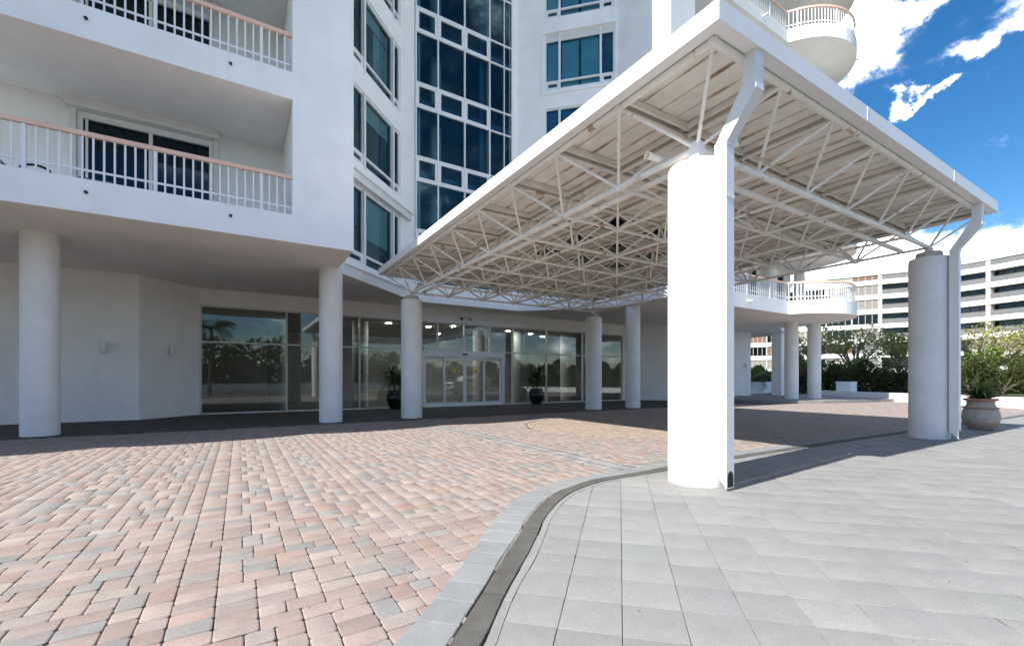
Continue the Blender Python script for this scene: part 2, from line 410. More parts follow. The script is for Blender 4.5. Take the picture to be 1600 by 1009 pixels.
tag(MB().box(-900,-900,-1.2,900,900,-.12).build('ground', M['ground']), kind='structure')
drive = tag(MB().box(-34,-16,-.119,44,10.5,-.016).build('driveway', M['sand']), kind='structure')
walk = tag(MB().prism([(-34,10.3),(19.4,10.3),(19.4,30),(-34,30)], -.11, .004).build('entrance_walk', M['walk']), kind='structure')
tag(MB().prism([(19.4,11.2),(19.7,10.2),(20.6,9.2),(22.2,8.35),(24.3,7.75),(27,7.3),(29.5,7.1),(33,7.4),(37,8.6),(41,11),(41,24),(19.4,24)], -.1, .15).build('raised_walk', M['walk2']), kind='structure')
tag(MB().strip([(19.32,11.2),(19.6,10.15),(20.52,9.1),(22.15,8.22),(24.25,7.62),(27,7.15),(29.5,6.95),(33,7.25),(37.1,8.5)], -.1, .162, .16).build('walk_kerb', M['walk2']), kind='structure')

PINKS = [((.345,.255,.218),5), ((.365,.285,.24),5), ((.33,.255,.232),4), ((.305,.255,.24),3.5), ((.275,.268,.258),2.2), ((.225,.245,.245),2.4), ((.345,.22,.175),1.6), ((.375,.315,.27),1.8), ((.315,.235,.198),3)]
def dust(c): c = tuple(v*.8+w*.2 for v, w in zip(c, (.335,.27,.24))); g_ = (c[0]+c[1]+c[2])/3; return tuple((v*.78+g_*.22)*.80 for v in c)
PINKS = [(dust(c), q) for c, q in PINKS]
PCOL = np.array([c for c,_ in PINKS]); PW = np.array([q for _,q in PINKS]); PW = PW/PW.sum()
GREYS = np.array([(.20,.208,.21),(.225,.23,.23),(.183,.19,.193),(.24,.24,.235),(.216,.205,.193)])
def paver_colours(n, grey=None):
    c = PCOL[np.random.choice(len(PCOL), n, p=PW)]
    if grey is not None: c = np.where(np.asarray(grey)[:,None], GREYS[np.random.randint(0, len(GREYS), n)], c)
    return c*np.random.uniform(.88, 1.1, (n,1))

# pattern of three paver sizes on a torus of N x N cells
def fill(N):
    g = -np.ones((N, N), int); out = []
    kinds = [(2,2),(3,2),(2,3)]
    rnd = random.Random(11)
    stack = []; idx = 0
    def order():
        k = kinds[:]; rnd.shuffle(k)
        if rnd.random() < .55: k.sort(key=lambda s: 0 if s == (3,2) else 1)
        return k
    def first():
        z = np.argwhere(g < 0); return None if len(z) == 0 else (z[0][1], z[0][0])
    def fits(x, y, s): return all(g[(y+j) % N, (x+i) % N] < 0 for j in range(s[1]) for i in range(s[0]))
    def put(x, y, s, val):
        for j in range(s[1]):
            for i in range(s[0]): g[(y+j) % N, (x+i) % N] = val
    todo = order(); steps = 0
    while True:
        c = first()
        if c is None: break
        steps += 1
        placed = False
        while todo:
            s = todo.pop(0)
            if fits(*c, s):
                put(*c, s, len(stack)); stack.append((c, s, todo)); todo = order(); placed = True; break
        if not placed:
            if steps > 200000: break
            c, s, todo = stack.pop(); put(*c, s, -1)
    return [(c[0], c[1], s[0], s[1]) for c, s, _ in stack]
CELL = .0695; NP_ = 24
pat = fill(NP_)
X0, X1, Y0, Y1 = -22, 31, -7.5, 10.3
P = []
for iy in range(int((Y1-Y0)/(CELL*NP_))+1):
    for ix in range(int((X1-X0)/(CELL*NP_))+1):
        for (a, b, sa, sb) in pat:
            P.append((X0+(ix*NP_+a+sa/2)*CELL, Y0+(iy*NP_+b+sb/2)*CELL, sa*CELL, sb*CELL))
P = np.array(P)
XX, YY = photo_px(P[:,0], P[:,1])
P = P[(YY > .6) & (np.abs(XX) < 1.5*YY+1.5) & (P[:,1]+P[:,3]/2 < Y1) & ~((P[:,0] > 18.3) & (P[:,1] > 9))]
P = P[side(P[:,:2], CB) > .03]
MC, MR = np.array([4.3, 5.55]), 2.75              # round medallion laid in rings
band = (P[:,0] > -.46) & (P[:,0] < .03) & (P[:,1] > .9)
P = P[~band]
med = np.hypot(P[:,0]-MC[0], P[:,1]-MC[1]) < MR
P = P[~med]
# grey band across the driveway: two rows of flat pavers
B = np.array([(-.335+.245*i, .98+.172*j, .24, .167) for j in range(54) for i in range(2)])
grey = np.r_[np.zeros(len(P), bool), np.ones(len(B), bool)]
P = np.r_[P, B]
PC = paver_colours(len(P), grey)
PA = np.random.normal(0, .006, len(P)); PZ = np.random.normal(0, .0012, len(P))
show = P[:,2]*P[:,3]/np.maximum(photo_px(P[:,0], P[:,1])[1], .5)**3
show[~in_view(P[:,0], P[:,1])] = 0
near = np.argsort(-show)[:300]

def block_mesh(name, w_, d_, mat, gap=.0024, bev=.0055, cut=.013, z=.0, depth=.016, seed=0):
    """a tumbled block: clipped corners, eased edges, slightly wavy outline"""
    rr = random.Random(seed)
    a, b = w_/2-gap, d_/2-gap
    ring = [(-a+cut,-b),(a-cut,-b),(a,-b+cut),(a,b-cut),(a-cut,b),(-a+cut,b),(-a,b-cut),(-a,-b+cut)]
    ring = [(x+rr.uniform(-.0016,.0016), y+rr.uniform(-.0016,.0016)) for x, y in ring]
    sc = lambda e: [(x*(1-e/a), y*(1-e/b)) for x, y in ring]
    m = MB(); n = 8
    r0 = [(x,y,z-depth) for x,y in ring]; r1 = [(x,y,z-bev*.8) for x,y in ring]
    r2 = [(x,y,z-bev*.2) for x,y in sc(bev*.5)]; r3 = [(x,y,z) for x,y in sc(bev*1.5)]
    m.add(r0+r1+r2+r3, [(k*n+i, k*n+(i+1)%n, (k+1)*n+(i+1)%n, (k+1)*n+i) for k in range(3) for i in range(n)]+[tuple(range(3*n,4*n))])
    return m.mesh(name, mat, True)
protos = {}
for k in near:
    x, y, a, b = P[k]
    key = (round(a,3), round(b,3), random.randrange(4))
    if key not in protos: protos[key] = block_mesh('paver', a, b, M['paver'], seed=hash(key) % 999)
    o = link('paver', protos[key], drive, (x, y, PZ[k]))
    o.rotation_euler = (random.gauss(0,.004), random.gauss(0,.004), PA[k])
    o.color = tuple(PC[k])+(1,)
far = np.setdiff1d(np.arange(len(P)), near)
def block_field(name, X, Y, A, Bd, ang, Z, C, mat, parent, gap=.0022, bev=.005, depth=.02):
    """many plain eased blocks in one mesh"""
    n = len(X); V = np.zeros((n, 12, 3)); sx = np.array([-1,1,1,-1]); sy = np.array([-1,-1,1,1])
    ca, sa = np.cos(ang)[:,None], np.sin(ang)[:,None]
    for r, (e, zz) in enumerate(((0,-depth),(0,-bev*.7),(bev,0))):
        lx = sx[None]*(A[:,None]/2-gap-e); ly = sy[None]*(Bd[:,None]/2-gap-e)
        V[:,r*4:r*4+4,0] = X[:,None]+lx*ca-ly*sa; V[:,r*4:r*4+4,1] = Y[:,None]+lx*sa+ly*ca
        V[:,r*4:r*4+4,2] = (Z+zz)[:,None]
    q = np.array([(i, (i+1)%4, 4+(i+1)%4, 4+i) for i in range(4)]+[(4+i, 4+(i+1)%4, 8+(i+1)%4, 8+i) for i in range(4)]+[(8,9,10,11)])
    F = (q[None]+12*np.arange(n)[:,None,None]).reshape(-1, 4)
    T = np.repeat(np.c_[C, np.ones(n)], 9, axis=0)
    return tag(big_mesh(name, V.reshape(-1,3), F, mat, parent, T), kind='stuff')
# rings of the medallion
RX = []
for k in range(1, 23):
    r = k*.12; n = max(5, int(2*math.pi*r/.15))
    for i in range(n):
        t = 2*math.pi*(i+.5*(k % 2))/n; RX.append((MC[0]+r*math.cos(t), MC[1]+r*math.sin(t), .12, 2*math.pi*r/n, t))
RX = np.array(RX)
RCc = np.array([(.30,.255,.205),(.28,.23,.185),(.265,.21,.17),(.295,.22,.18)])[np.random.randint(0,4,len(RX))]*np.random.uniform(.85,1.1,(len(RX),1))
block_field('paver_field', np.r_[P[far,0],RX[:,0]], np.r_[P[far,1],RX[:,1]], np.r_[P[far,2],RX[:,2]], np.r_[P[far,3],RX[:,3]],
            np.r_[PA[far],RX[:,4]], np.r_[PZ[far],np.zeros(len(RX))], np.r_[PC[far],RCc], M['paverfield'], drive)

# sidewalk: square concrete tiles laid square to the kerb in front
side_base = tag(MB().box(-14,-18,-.118,44,1.06,-.020).build('sidewalk', M['joint']), kind='structure')
PH = R(13.6)
e1 = Vector((math.cos(PH), -math.sin(PH))); e2 = Vector((math.sin(PH), math.cos(PH)))
TX = []
for i in range(-14, 75):
    for j in range(-10, 80):
        s, t = .0137+.33*(i+.5), 2.327+.333*(j+.5)
        X, Y = e1*s+e2*t
        if Y > .5 and abs(X) < 1.5*Y+1.2: TX.append((X, Y, i, j))
TX = np.array(TX)
TXY = np.array([from_cam(x, y) for x, y in TX[:,:2]])
keep = (side(TXY, CB) < -.02) & (TXY[:,0] < 26)
TX, TXY = TX[keep], TXY[keep]
tcol = np.array((.215,.215,.212))*np.random.normal(1, .045, (len(TX),1))*np.random.normal(1, .006, (len(TX),3))
show = 1/np.maximum(TX[:,1], .5)**3; show[~in_view(TXY[:,0], TXY[:,1])] = 0
near = np.argsort(-show)[:300]
tps = [block_mesh('sidewalk_tile', .3295, .3325, M['tile'], .0016, .002, .003, seed=s, depth=.018) for s in range(4)]
TA = -TH-PH
tz = np.random.normal(0, .0011, len(TX))
for k in near:
    o = link('sidewalk_tile', random.choice(tps), side_base, (TXY[k,0], TXY[k,1], tz[k]))
    o.rotation_euler = (random.gauss(0,.0025), random.gauss(0,.0025), TA+random.gauss(0,.0016)); o.color = tuple(tcol[k])+(1,)
far = np.setdiff1d(np.arange(len(TX)), near)
block_field('tile_field', TXY[far,0], TXY[far,1], np.full(len(far), .3295), np.full(len(far), .3325), np.full(len(far), TA)+np.random.normal(0,.0016,len(far)),
            tz[far], tcol[far], M['tilefield'], side_base, .0016, .003)

# edging: grey blocks along the driveway, then a strip of poured kerb
edging = tag(MB().prism([tuple(p) for p in CA[::4]]+[tuple(p) for p in CC[::-4]], -.117, -.022).build('kerb_bed', M['joint']), kind='structure')
def along(Ca, Cb, step, name, mat, parent, ztop, gap, cols, bev):
    L = np.r_[0, np.cumsum(np.hypot(*np.diff((Ca+Cb)/2, axis=0).T))]
    n = int(L[-1]/step)
    for k in range(n):
        s = np.linspace(k*step+gap, (k+1)*step-gap, 4)
        ai = np.c_[np.interp(s, L, Ca[:,0]), np.interp(s, L, Ca[:,1])]; bi = np.c_[np.interp(s, L, Cb[:,0]), np.interp(s, L, Cb[:,1])]
        mid = (ai+bi).mean(0)/2+0; mid = (ai.mean(0)+bi.mean(0))/2
        X, Y = photo_px(*mid)
        if Y < .6 or abs(X) > 1.5*Y+1.5: continue
        ring = np.r_[ai, bi[::-1]]-mid
        top = ring*np.array(1-bev/.12)
        zz = ztop+random.gauss(0,.0012)
        m = MB(); nn = len(ring)
        m.add([(x,y,-.02) for x,y in ring]+[(x,y,zz-bev*.7) for x,y in ring]+[(x,y,zz) for x,y in top],
              [(r*nn+i, r*nn+(i+1)%nn, (r+1)*nn+(i+1)%nn, (r+1)*nn+i)[::-1] for r in range(2) for i in range(nn)]+[tuple(range(2*nn,3*nn))[::-1]])
        o = link(name, m.mesh(name, mat), parent, (mid[0], mid[1], 0))
        if cols is not None:
            c = np.array(cols)*random.gauss(1,.05); o.color = (c[0], c[1], c[2], 1)
CA2 = CA + (CB-CA)*.02; CB1 = CB - (CB-CA)*.02; CB2 = CB + (CC-CB)*.06; CC1 = CC - (CC-CB)*.04
along(CA2, CB1, .245, 'edging_block', M['edge'], edging, .006, .0022, (.20,.207,.212), .006)
CD = CC + (CC-CB)*.34; CC2 = CC + (CC-CB)*.02
along(CC2, CD, .62, 'edging_strip', M['tile'], edging, .004, .0012, (.215,.215,.212), .003)
along(CB2, CC1, 1.02, 'kerb_segment', M['kerb'], edging, .010, .003, None, .006)
# ------------------------------------------------------------------ condominium tower
tower = thing('condo_tower', 'white stuccoed condominium tower with peach-railed balconies and teal glass above a glazed lobby', 'building', (4, 16, 0))
TOP = 9
ZTOP = lev(TOP)
# plan
PLx, PRx = -2.43, 10.10            # outer faces of the two front piers
OLx, ORx = -3.88, 11.65            # where the balcony recesses begin
VF, VB = 8.55, 11.40               # facade line, back of the balconies
CVv, CLu, CRu = 14.95, 1.45, 6.71  # glazed bay between the angled walls
def arc(cx, cy, r, a0, a1, n): return [(cx+r*math.cos(R(a0+(a1-a0)*i/n)), cy+r*math.sin(R(a0+(a1-a0)*i/n))) for i in range(n+1)]
RB = arc(22.1, 10.2, 3.337, -150.4, 0, 26)
RLINE = [(ORx, VF)] + RB + [(25.437, 11.5)]
LLINE = [(7.66-x, y) for x, y in RLINE][::-1]; LLINE[-1] = (OLx, VF)
LBK = LLINE[0][0]

def front(v): return lambda t, n, z: (t, v-n, z)
def angled(o, sg):                   # t runs in metres of x; outward normal faces the drive
    q = math.sqrt(.5)
    return (lambda t, n, z: (o[0]+t+n*q, o[1]+t-n*q, z)) if sg > 0 else (lambda t, n, z: (o[0]+t-n*q, o[1]-t-n*q, z))
def sheet(xf, t0, t1, z0, z1, holes, reveal=.16):
    """wall face with openings and their reveals"""
    m = MB(xf)
    ts = sorted({t0, t1, *[h[0] for h in holes], *[h[1] for h in holes]}); zs = sorted({z0, z1, *[h[2] for h in holes], *[h[3] for h in holes]})
    for a, b in zip(ts, ts[1:]):
        for c, d in zip(zs, zs[1:]):
            if any(h[0]-1e-6 <= a and b <= h[1]+1e-6 and h[2]-1e-6 <= c and d <= h[3]+1e-6 for h in holes): continue
            m.quad((a,0,c),(b,0,c),(b,0,d),(a,0,d))
    for a, b, c, d in holes:
        m.quad((a,0,c),(b,0,c),(b,-reveal,c),(a,-reveal,c)); m.quad((a,0,d),(a,-reveal,d),(b,-reveal,d),(b,0,d))
        m.quad((a,0,c),(a,-reveal,c),(a,-reveal,d),(a,0,d)); m.quad((b,0,c),(b,0,d),(b,-reveal,d),(b,-reveal,c))
    return m
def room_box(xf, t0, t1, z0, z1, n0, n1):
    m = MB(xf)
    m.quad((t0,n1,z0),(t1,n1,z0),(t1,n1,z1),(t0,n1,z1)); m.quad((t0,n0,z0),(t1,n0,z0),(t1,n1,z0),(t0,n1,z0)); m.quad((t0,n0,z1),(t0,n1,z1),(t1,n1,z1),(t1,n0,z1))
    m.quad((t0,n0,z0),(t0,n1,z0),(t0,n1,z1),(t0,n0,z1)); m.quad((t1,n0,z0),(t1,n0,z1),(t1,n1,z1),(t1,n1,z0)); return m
def pleats(xf, t0, t1, z0, z1, n, pitch, amp):
    m = MB(xf); k = max(2, int((t1-t0)/pitch)); pts = [(t0+(t1-t0)*i/k, n+(amp if i % 2 else -amp)) for i in range(k+1)]
    for a, b in zip(pts, pts[1:]): m.quad((a[0],a[1],z0),(b[0],b[1],z0),(b[0],b[1],z1),(a[0],a[1],z1))
    return m

# --- footprint slab over the porch, then the upper storeys
RIN = [(ORx, VF+.004)] + arc(22.1, 10.2, 3.333, -150.45, 0, 26) + [(25.433, 11.5)]
LIN = [(7.66-x, y) for x, y in RIN][::-1]; LIN[-1] = (OLx-.004, VF+.004)
foot = LIN[:-1] + [(PLx-.004, VF+.004), (PLx-.004, 11.076), (CLu-.004, CVv+.006), (CRu+.004, CVv+.006), (PRx+.004, 11.566), (PRx+.004, VF+.004)] + RIN[:-1] + [(25.433, 12.2), (30.2, 14.2), (30.2, 30), (LBK, 30)]
MB().prism(foot, FL-.005, FL+.24).build('porch_soffit', M['soffit'], tower)
for side_line, x_in, sgn in ((LLINE, OLx, -1), (RLINE, ORx, 1)):
    for n in range(0, TOP):
        band = MB().strip(side_line, lev(n), lev(n)+.67, .16)
        band.build('balcony_parapet', M['stucco'], tower)
        if n:
            poly = side_line + ([(LBK, 12.5), (OLx, 12.5)][::-1] if sgn < 0 else [(25.437, 12.5), (ORx, 12.5)])
            base_ = RIN if sgn > 0 else LIN
            inner = base_ + ([(OLx-.004, 12.5), (LBK+.004, 12.5)] if sgn < 0 else [(25.433, 12.5), (ORx+.004, 12.5)])
            MB().prism(inner, lev(n)-.005, lev(n)+.24).build('balcony_floor', M['soffit'], tower)
pier = MB(); pier.box(OLx, VF, FL, PLx, VB+.5, ZTOP); pier.build('front_pier', M['stucco'], tower)
pier = MB(); pier.box(PRx, VF, FL, ORx, VB+.5, ZTOP); pier.build('front_pier', M['stucco'], tower)
MB().box(LBK, VB-.2, FL, LBK+.3, 30, ZTOP).build('end_wall', M['stucco'], tower)
MB().box(25.14, VB+.6, FL+.24, 25.44, 30, ZTOP).build('end_wall', M['stucco'], tower)
MB().prism([(LBK,11.6),(OLx,11.6),(PLx,11.07),(CLu,CVv),(CRu,CVv),(PRx,11.56),(ORx,11.6),(25.4,11.6),(25.4,30),(LBK,30)], ZTOP, ZTOP+.8).build('roof', M['stucco'], tower)

# --- balcony railings
bal = MB().box(-.017,-.012,0,.017,.012,.80).mesh('baluster', M['metal'])
post = MB().box(-.032,-.026,0,.032,.026,.90).mesh('rail_post', M['metal'])
def railing(line, n, u_lo=None, u_hi=None):
    P_ = np.array(line); d = np.r_[0, np.cumsum(np.hypot(*np.diff(P_, axis=0).T))]
    off = .085
    T = np.gradient(P_, axis=0); T /= np.hypot(*T.T)[:,None]
    Q = P_ + np.c_[-T[:,1], T[:,0]]*off
    zc = lev(n)+.67
    h = MB()
    h.strip([tuple(q-np.array([-t[1],t[0]])*.042) for q, t in zip(Q, T)], zc+.895, zc+.985, .084)
    rail = h.build('handrail', M['rail'], tower)
    tag(rail)
    lr = MB(); lr.strip([tuple(q-np.array([-t[1],t[0]])*.012) for q, t in zip(Q, T)], zc+.185, zc+.228, .024)
    lr.build('lower_rail', M['metal'], rail)
    k = int(d[-1]/.166); step = d[-1]/k
    for i in range(k+1):
        s = i*step; x, y = np.interp(s, d, Q[:,0]), np.interp(s, d, Q[:,1])
        a = math.atan2(np.interp(s, d, T[:,1]), np.interp(s, d, T[:,0]))
        if i % 12 == 0: o = link('rail_post', post, rail, (x, y, zc-.01))
        else: o = link('baluster', bal, rail, (x, y, zc+.12 if False else zc+.02)); o.scale = (1, 1, 1.09)
        o.rotation_euler[2] = a
LL_in = [p for p in LLINE if p[0] > -12.2]
railing(LL_in, 0); railing(LL_in, 1)
railing(RLINE, 0); railing(RLINE, 4)
for n in (0, 1):                       # overflow pipes in the left parapets
    for u in (-7.64, -5.17):
        m = MB(); m.tube((u, VF+.02, lev(n)+.40), (u, VF-.035, lev(n)+.40), .032, 12); m.tube((u, VF-.0352, lev(n)+.40), (u, VF-.037, lev(n)+.40), .022, 12)
        o = m.build('overflow_pipe', M['black'], tower)
for n, pts in ((0, ((15.6, VF), (24.6, 8.0))), (4, ((16.9, VF), (24.3, 7.7)))):
    for u, v in pts:
        MB().tube((u, v+.05, lev(n)+.36), (u-.03, v-.28, lev(n)+.33), .05, 12).build('overflow_spout', M['pipe'], tower)

# --- back walls of the balconies with their sliding doors
def sliding_door(u0, u1, z0, z1, hood=True, cm='curtain', split=None, v=VB, detail=True):
    xf = front(v)
    m = MB(xf)
    for a, b, c, d in ((u0,u0+.09,z0,z1),(u1-.09,u1,z0,z1),(u0+.09,u1-.09,z1-.08,z1),(u0+.09,u1-.09,z0,z0+.06)): m.box(a, -.10, c, b, .02, d)
    mid = split if split else (u0+u1)/2
    m.box(mid-.04, -.08, z0+.06, mid+.04, -.01, z1-.08)
    m.box(u0+.13, -.09, z0+.06, u0+.18, -.02, z1-.08)
    f = m.build('sliding_door', M['frame'], tower)
    for a, b in ((u0+.09, mid-.04), (mid+.04, u1-.09)):
        MB(xf).quad((a,-.05,z0+.06),(b,-.05,z0+.06),(b,-.05,z1-.08),(a,-.05,z1-.08)).build('pane', M['dglass'], f)
        if detail: pleats(xf, a+.02, b-.02, z0+.06, z1-.1, -.16, .085, .022).build('curtain', M[cm], f)
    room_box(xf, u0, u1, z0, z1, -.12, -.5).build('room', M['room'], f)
    if hood:
        h = MB(xf); h.add([(u0-.19,0,z1+.08),(u0-.19,.26,z1+.08),(u0-.19,.30,z1+.14),(u0-.19,.30,z1+.30),(u0-.19,0,z1+.30)]+[(u1+.16,0,z1+.08),(u1+.16,.26,z1+.08),(u1+.16,.30,z1+.14),(u1+.16,.30,z1+.30),(u1+.16,0,z1+.30)],
              [(i,(i+1)%5,5+(i+1)%5,5+i) for i in range(5)]+[(0,4,3,2,1),(5,6,7,8,9)])
        for a in (u0-.12, u1+.02): h.box(a, 0, z0, a+.10, .09, z1+.08)
        h.build('shutter_box', M['hood'], f)
dL = [(-8.41, -5.63)]
dR = [(12.2, 14.2), (15.6, 17.9), (19.8, 21.4), (22.6, 24.4)]
for doors, a, b in ((dL, LBK+.3, OLx), (dR, ORx, 25.14)):
    holes = [(u0, u1, lev(n)+.25, lev(n)+3.2) for n in ((0, 1) if a < 0 else (0, 4)) for u0, u1 in doors]
    sheet(front(VB), a, b, FL+.24, ZTOP, holes, .12).build('balcony_back_wall', M['stucco'], tower)
sliding_door(-8.41, -5.63, lev(0)+.25, lev(0)+3.2, True, 'curtainblue', -7.0)
sliding_door(-8.41, -5.63, lev(1)+.25, lev(1)+3.2, True, 'curtain', -7.0)
for n in (0, 4):
    for u0, u1 in dR: sliding_door(u0, u1, lev(n)+.25, lev(n)+3.2, False, 'curtainblue' if u0 > 15 else 'curtain', None, VB, n == 0)
for u in (19.0, 22.0, 25.2):           # round columns standing on the bulging balcony
    MB().lathe([(.3, lev(0)+.24), (.3, lev(1))], 24, (u, 10.9, 0)).build('balcony_column', M['column'], tower, True)

# --- the two angled walls and their windows
LXF, RXF = angled((-2.43, 11.07), 1), angled((CRu, CVv), -1)
LLEN, RLEN = CLu+2.43, PRx-CRu
def window(xf, t0, t1, z0, z1, mulls, low, gm, blinds, roomdepth=1.0, vents=True):
    q = .7071                                       # t is measured along x, so widths shrink by this
    fw = .075*q
    m = MB(xf)
    m.box(t0, -.15, z0, t0+fw, -.05, z1); m.box(t1-fw, -.15, z0, t1, -.05, z1)
    m.box(t0+fw, -.15, z1-.075, t1-fw, -.05, z1); m.box(t0+fw, -.15, z0, t1-fw, -.05, z0+.075)
    for c in mulls: m.box(c-.05*q, -.13, z0-.10, c+.05*q, .03, z1)
    edges = [t0+fw] + [e for c in mulls for e in (c-.05*q, c+.05*q)] + [t1-fw]
    cells = list(zip(edges[::2], edges[1::2]))
    for k, (a, b) in enumerate(cells):
        m.box(a, -.14, z0+low, b, -.035, z0+low+.085)
    f = m.build('window', M['frame'], tower)
    for k, (a, b) in enumerate(cells):
        MB(xf).quad((a,-.10,z0+low+.085),(b,-.10,z0+low+.085),(b,-.10,z1-.075),(a,-.10,z1-.075)).build('pane', gm, f)
        if vents and k != 1:
            v = MB(xf)
            for aa, bb, cc, dd in ((a,a+.06,z0+.075,z0+low),(b-.06,b,z0+.075,z0+low),(a+.06,b-.06,z0+.075,z0+.12),(a+.06,b-.06,z0+low-.05,z0+low)): v.box(aa,-.13,cc,bb,-.045,dd)
            v.build('vent_frame', M['frame'], f)
        MB(xf).quad((a,-.105,z0+.075),(b,-.105,z0+.075),(b,-.105,z0+low),(a,-.105,z0+low)).build('vent_pane', gm, f)
    for kind, a, b, c, d, mat_ in blinds:
        if kind == 'flat': MB(xf).box(a, -.24, c, b, -.225, d).build('blind', M[mat_], f)
        elif kind == 'pleat': pleats(xf, a, b, c, d, -.26, .07, .02).build('curtain', M[mat_], f)
        elif kind == 'slat':
            s = MB(xf); z = c
            while z < d: s.add([(a,-.23,z),(b,-.23,z),(b,-.28,z+.05),(a,-.28,z+.05)], [(0,1,2,3)]); z += .075
            s.build('slat_blind', M[mat_], f)
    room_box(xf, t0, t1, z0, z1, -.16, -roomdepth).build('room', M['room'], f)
    return f
wl0, wl1 = .42, 2.98
LW = [(wl0, wl1, 5.22, 7.86), (wl0, wl1, 8.66, 11.22), (wl0, wl1, 12.02, 14.64), (wl0, wl1, 15.5, 18.1), (wl0, wl1, 19.0, 21.6)]
sheet(LXF, 0, LLEN, FL, ZTOP, LW, .17).build('angled_wall', M['stucco'], tower)
ml = (1.13, 2.56)
window(LXF, *LW[0], ml, .33, M['tglass'], [('flat', 1.2, 2.5, 6.3, 7.8, 'blind'), ('slat', .5, 1.08, 5.6, 6.5, 'blind'), ('slat', 1.25, 2.45, 5.6, 6.3, 'blind'), ('flat', .5, 1.08, 6.6, 7.8, 'curtainblue'), ('flat', 2.6, 2.93, 5.6, 7.8, 'curtain')])
window(LXF, *LW[1], ml, .33, M['tglass'], [('flat', 1.2, 2.5, 10.55, 11.15, 'blind'), ('flat', .5, 1.08, 10.2, 11.15, 'curtainblue'), ('pleat', 2.2, 2.5, 9.0, 10.55, 'curtainblue')])
window(LXF, *LW[2], ml, .33, M['tglass'], [('flat', 1.2, 2.5, 14.1, 14.55, 'blind'), ('pleat', 1.85, 2.5, 12.4, 14.1, 'blind')])
for w_ in LW[3:]: window(LXF, *w_, ml, .33, M['tglass'], [('flat', 1.2, 2.5, w_[2]+1.2, w_[3]-.1, 'curtainblue')])
h = MB(LXF); h.box(.40, 0, 7.88, 3.42, .20, 8.14); h.box(.36, 0, 8.14, 3.46, .26, 8.19); h.build('shutter_box', M['hood'], tower)
for w_ in LW[:1]:
    MB(LXF).box(.30, 0, 5.02, 3.2, .07, 5.13).build('window_sill', M['stucco'], tower)
RW = [(.95, 3.30, 11.95, 14.42), (.95, 3.30, 15.32, 18.0), (.95, 3.30, 18.78, 21.5), (.95, 3.30, 8.4, 11.0), (.95, 3.30, 5.2, 7.8)]
sheet(RXF, 0, RLEN, FL, ZTOP, RW, .2).build('angled_wall', M['stucco'], tower)
mr = (1.46, 2.84)
for k, w_ in enumerate(RW):
    a, b, c, d = w_
    bl = [('flat', 1.52, 2.09, c+.05, d-.35, 'blind'), ('flat', 2.18, 2.78, c+.05, d-.2, 'blind'), ('flat', 1.02, 1.42, c+.05, d-.1, 'blind'), ('slat', 2.9, 3.24, c+.4, d-.1, 'blind')]
    if k == 0: bl = [('flat', 1.02, 1.42, c+.05, d-.1, 'curtainblue'), ('flat', 1.52, 2.78, c+1.9, d-.1, 'curtainblue')]
    window(RXF, a, b, c, d, mr, .35, M['wglass'], bl)
hh = MB(RXF)                             # roller blind cassette and raised surround of the large right window
hh.box(.86, 0, 18.02, 3.40, .09, 18.12); hh.box(.86, 0, 15.10, 3.40, .07, 15.20); hh.box(.86, 0, 15.20, .93, .06, 18.02); hh.box(3.33, 0, 15.20, 3.40, .06, 18.02)
hh.build('window_surround', M['stucco'], tower)
hs_ = MB(RXF)
for i in range(4): hs_.box(1.0, -.14, 17.66+.075*i, 3.25, -.04-.012*i, 17.72+.075*i)
hs_.build('roller_shutter', M['hood'], tower)

# --- curtain wall in the middle
XC = front(CVv)
us = [1.50, 2.52, 3.82, 5.12, 5.92, 6.36]
rows = [(5.5,6.72,0),(6.72,7.80,1),(7.80,9.92,0),(9.92,10.96,1),(10.96,13.12,0),(13.12,14.16,1),(14.16,16.38,0),(16.38,17.42,1),(17.42,19.62,0),(19.62,20.7,1),(20.7,22.9,0),(22.9,23.9,1),(23.9,26.2,0)]
cw = MB(XC)
for k, u in enumerate(us):
    hw = .03 if u != 5.92 else .018
    cw.box(u-hw, -.08, 5.4, u+hw, .05, 26.3)
for a, b, s in rows: cw.box(us[0], -.07, a-.035, us[-1], .035, a+.035)
curtain_wall = cw.build('curtain_wall', M['frame'], tower)
for a, b, s in rows:
    for k, (u0, u1) in enumerate(zip(us, us[1:])):
        A, B, C_, D = u0+.03, u1-.03, a+.035, b-.035
        if s and k < 3:
            v = MB(XC); e = .11
            for q in ((A,A+e,C_,D),(B-e,B,C_,D),(A+e,B-e,C_,C_+e),(A+e,B-e,D-e,D)): v.box(q[0], -.06, q[2], q[1], .025, q[3])
            v.build('vent_frame', M['frame'], curtain_wall)
            A, B, C_, D = A+e, B-e, C_+e, D-e
        MB(XC).quad((A,-.03,C_),(B,-.03,C_),(B,-.03,D),(A,-.03,D)).build('pane', M['tglass'], curtain_wall)
back = MB()
back.box(CLu-.02, CVv-.02, FL, CRu, CVv+.05, 5.4); back.box(us[-1]+.02, CVv-.03, 5.4, CRu, CVv+.25, ZTOP); back.box(CLu-.0, CVv-.01, 26.3, us[-1]+.02, CVv+.2, ZTOP)
back.build('bay_wall', M['stucco'], tower)
rb = MB()
rb.box(CLu-.4, CVv+2.6, FL, CRu+.4, CVv+2.8, ZTOP); rb.box(CLu-.5, CVv+.12, FL, CLu-.35, CVv+2.6, ZTOP); rb.box(CRu+.35, CVv+.26, FL, CRu+.5, CVv+2.6, ZTOP)
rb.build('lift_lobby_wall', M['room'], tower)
sl = MB()
for a, b, s in rows:
    if s: sl.box(CLu-.3, CVv+.25, a+.15, CRu+.3, CVv+2.6, a+.5)
sl.build('lift_lobby_floor', M['curtainblue'], tower)
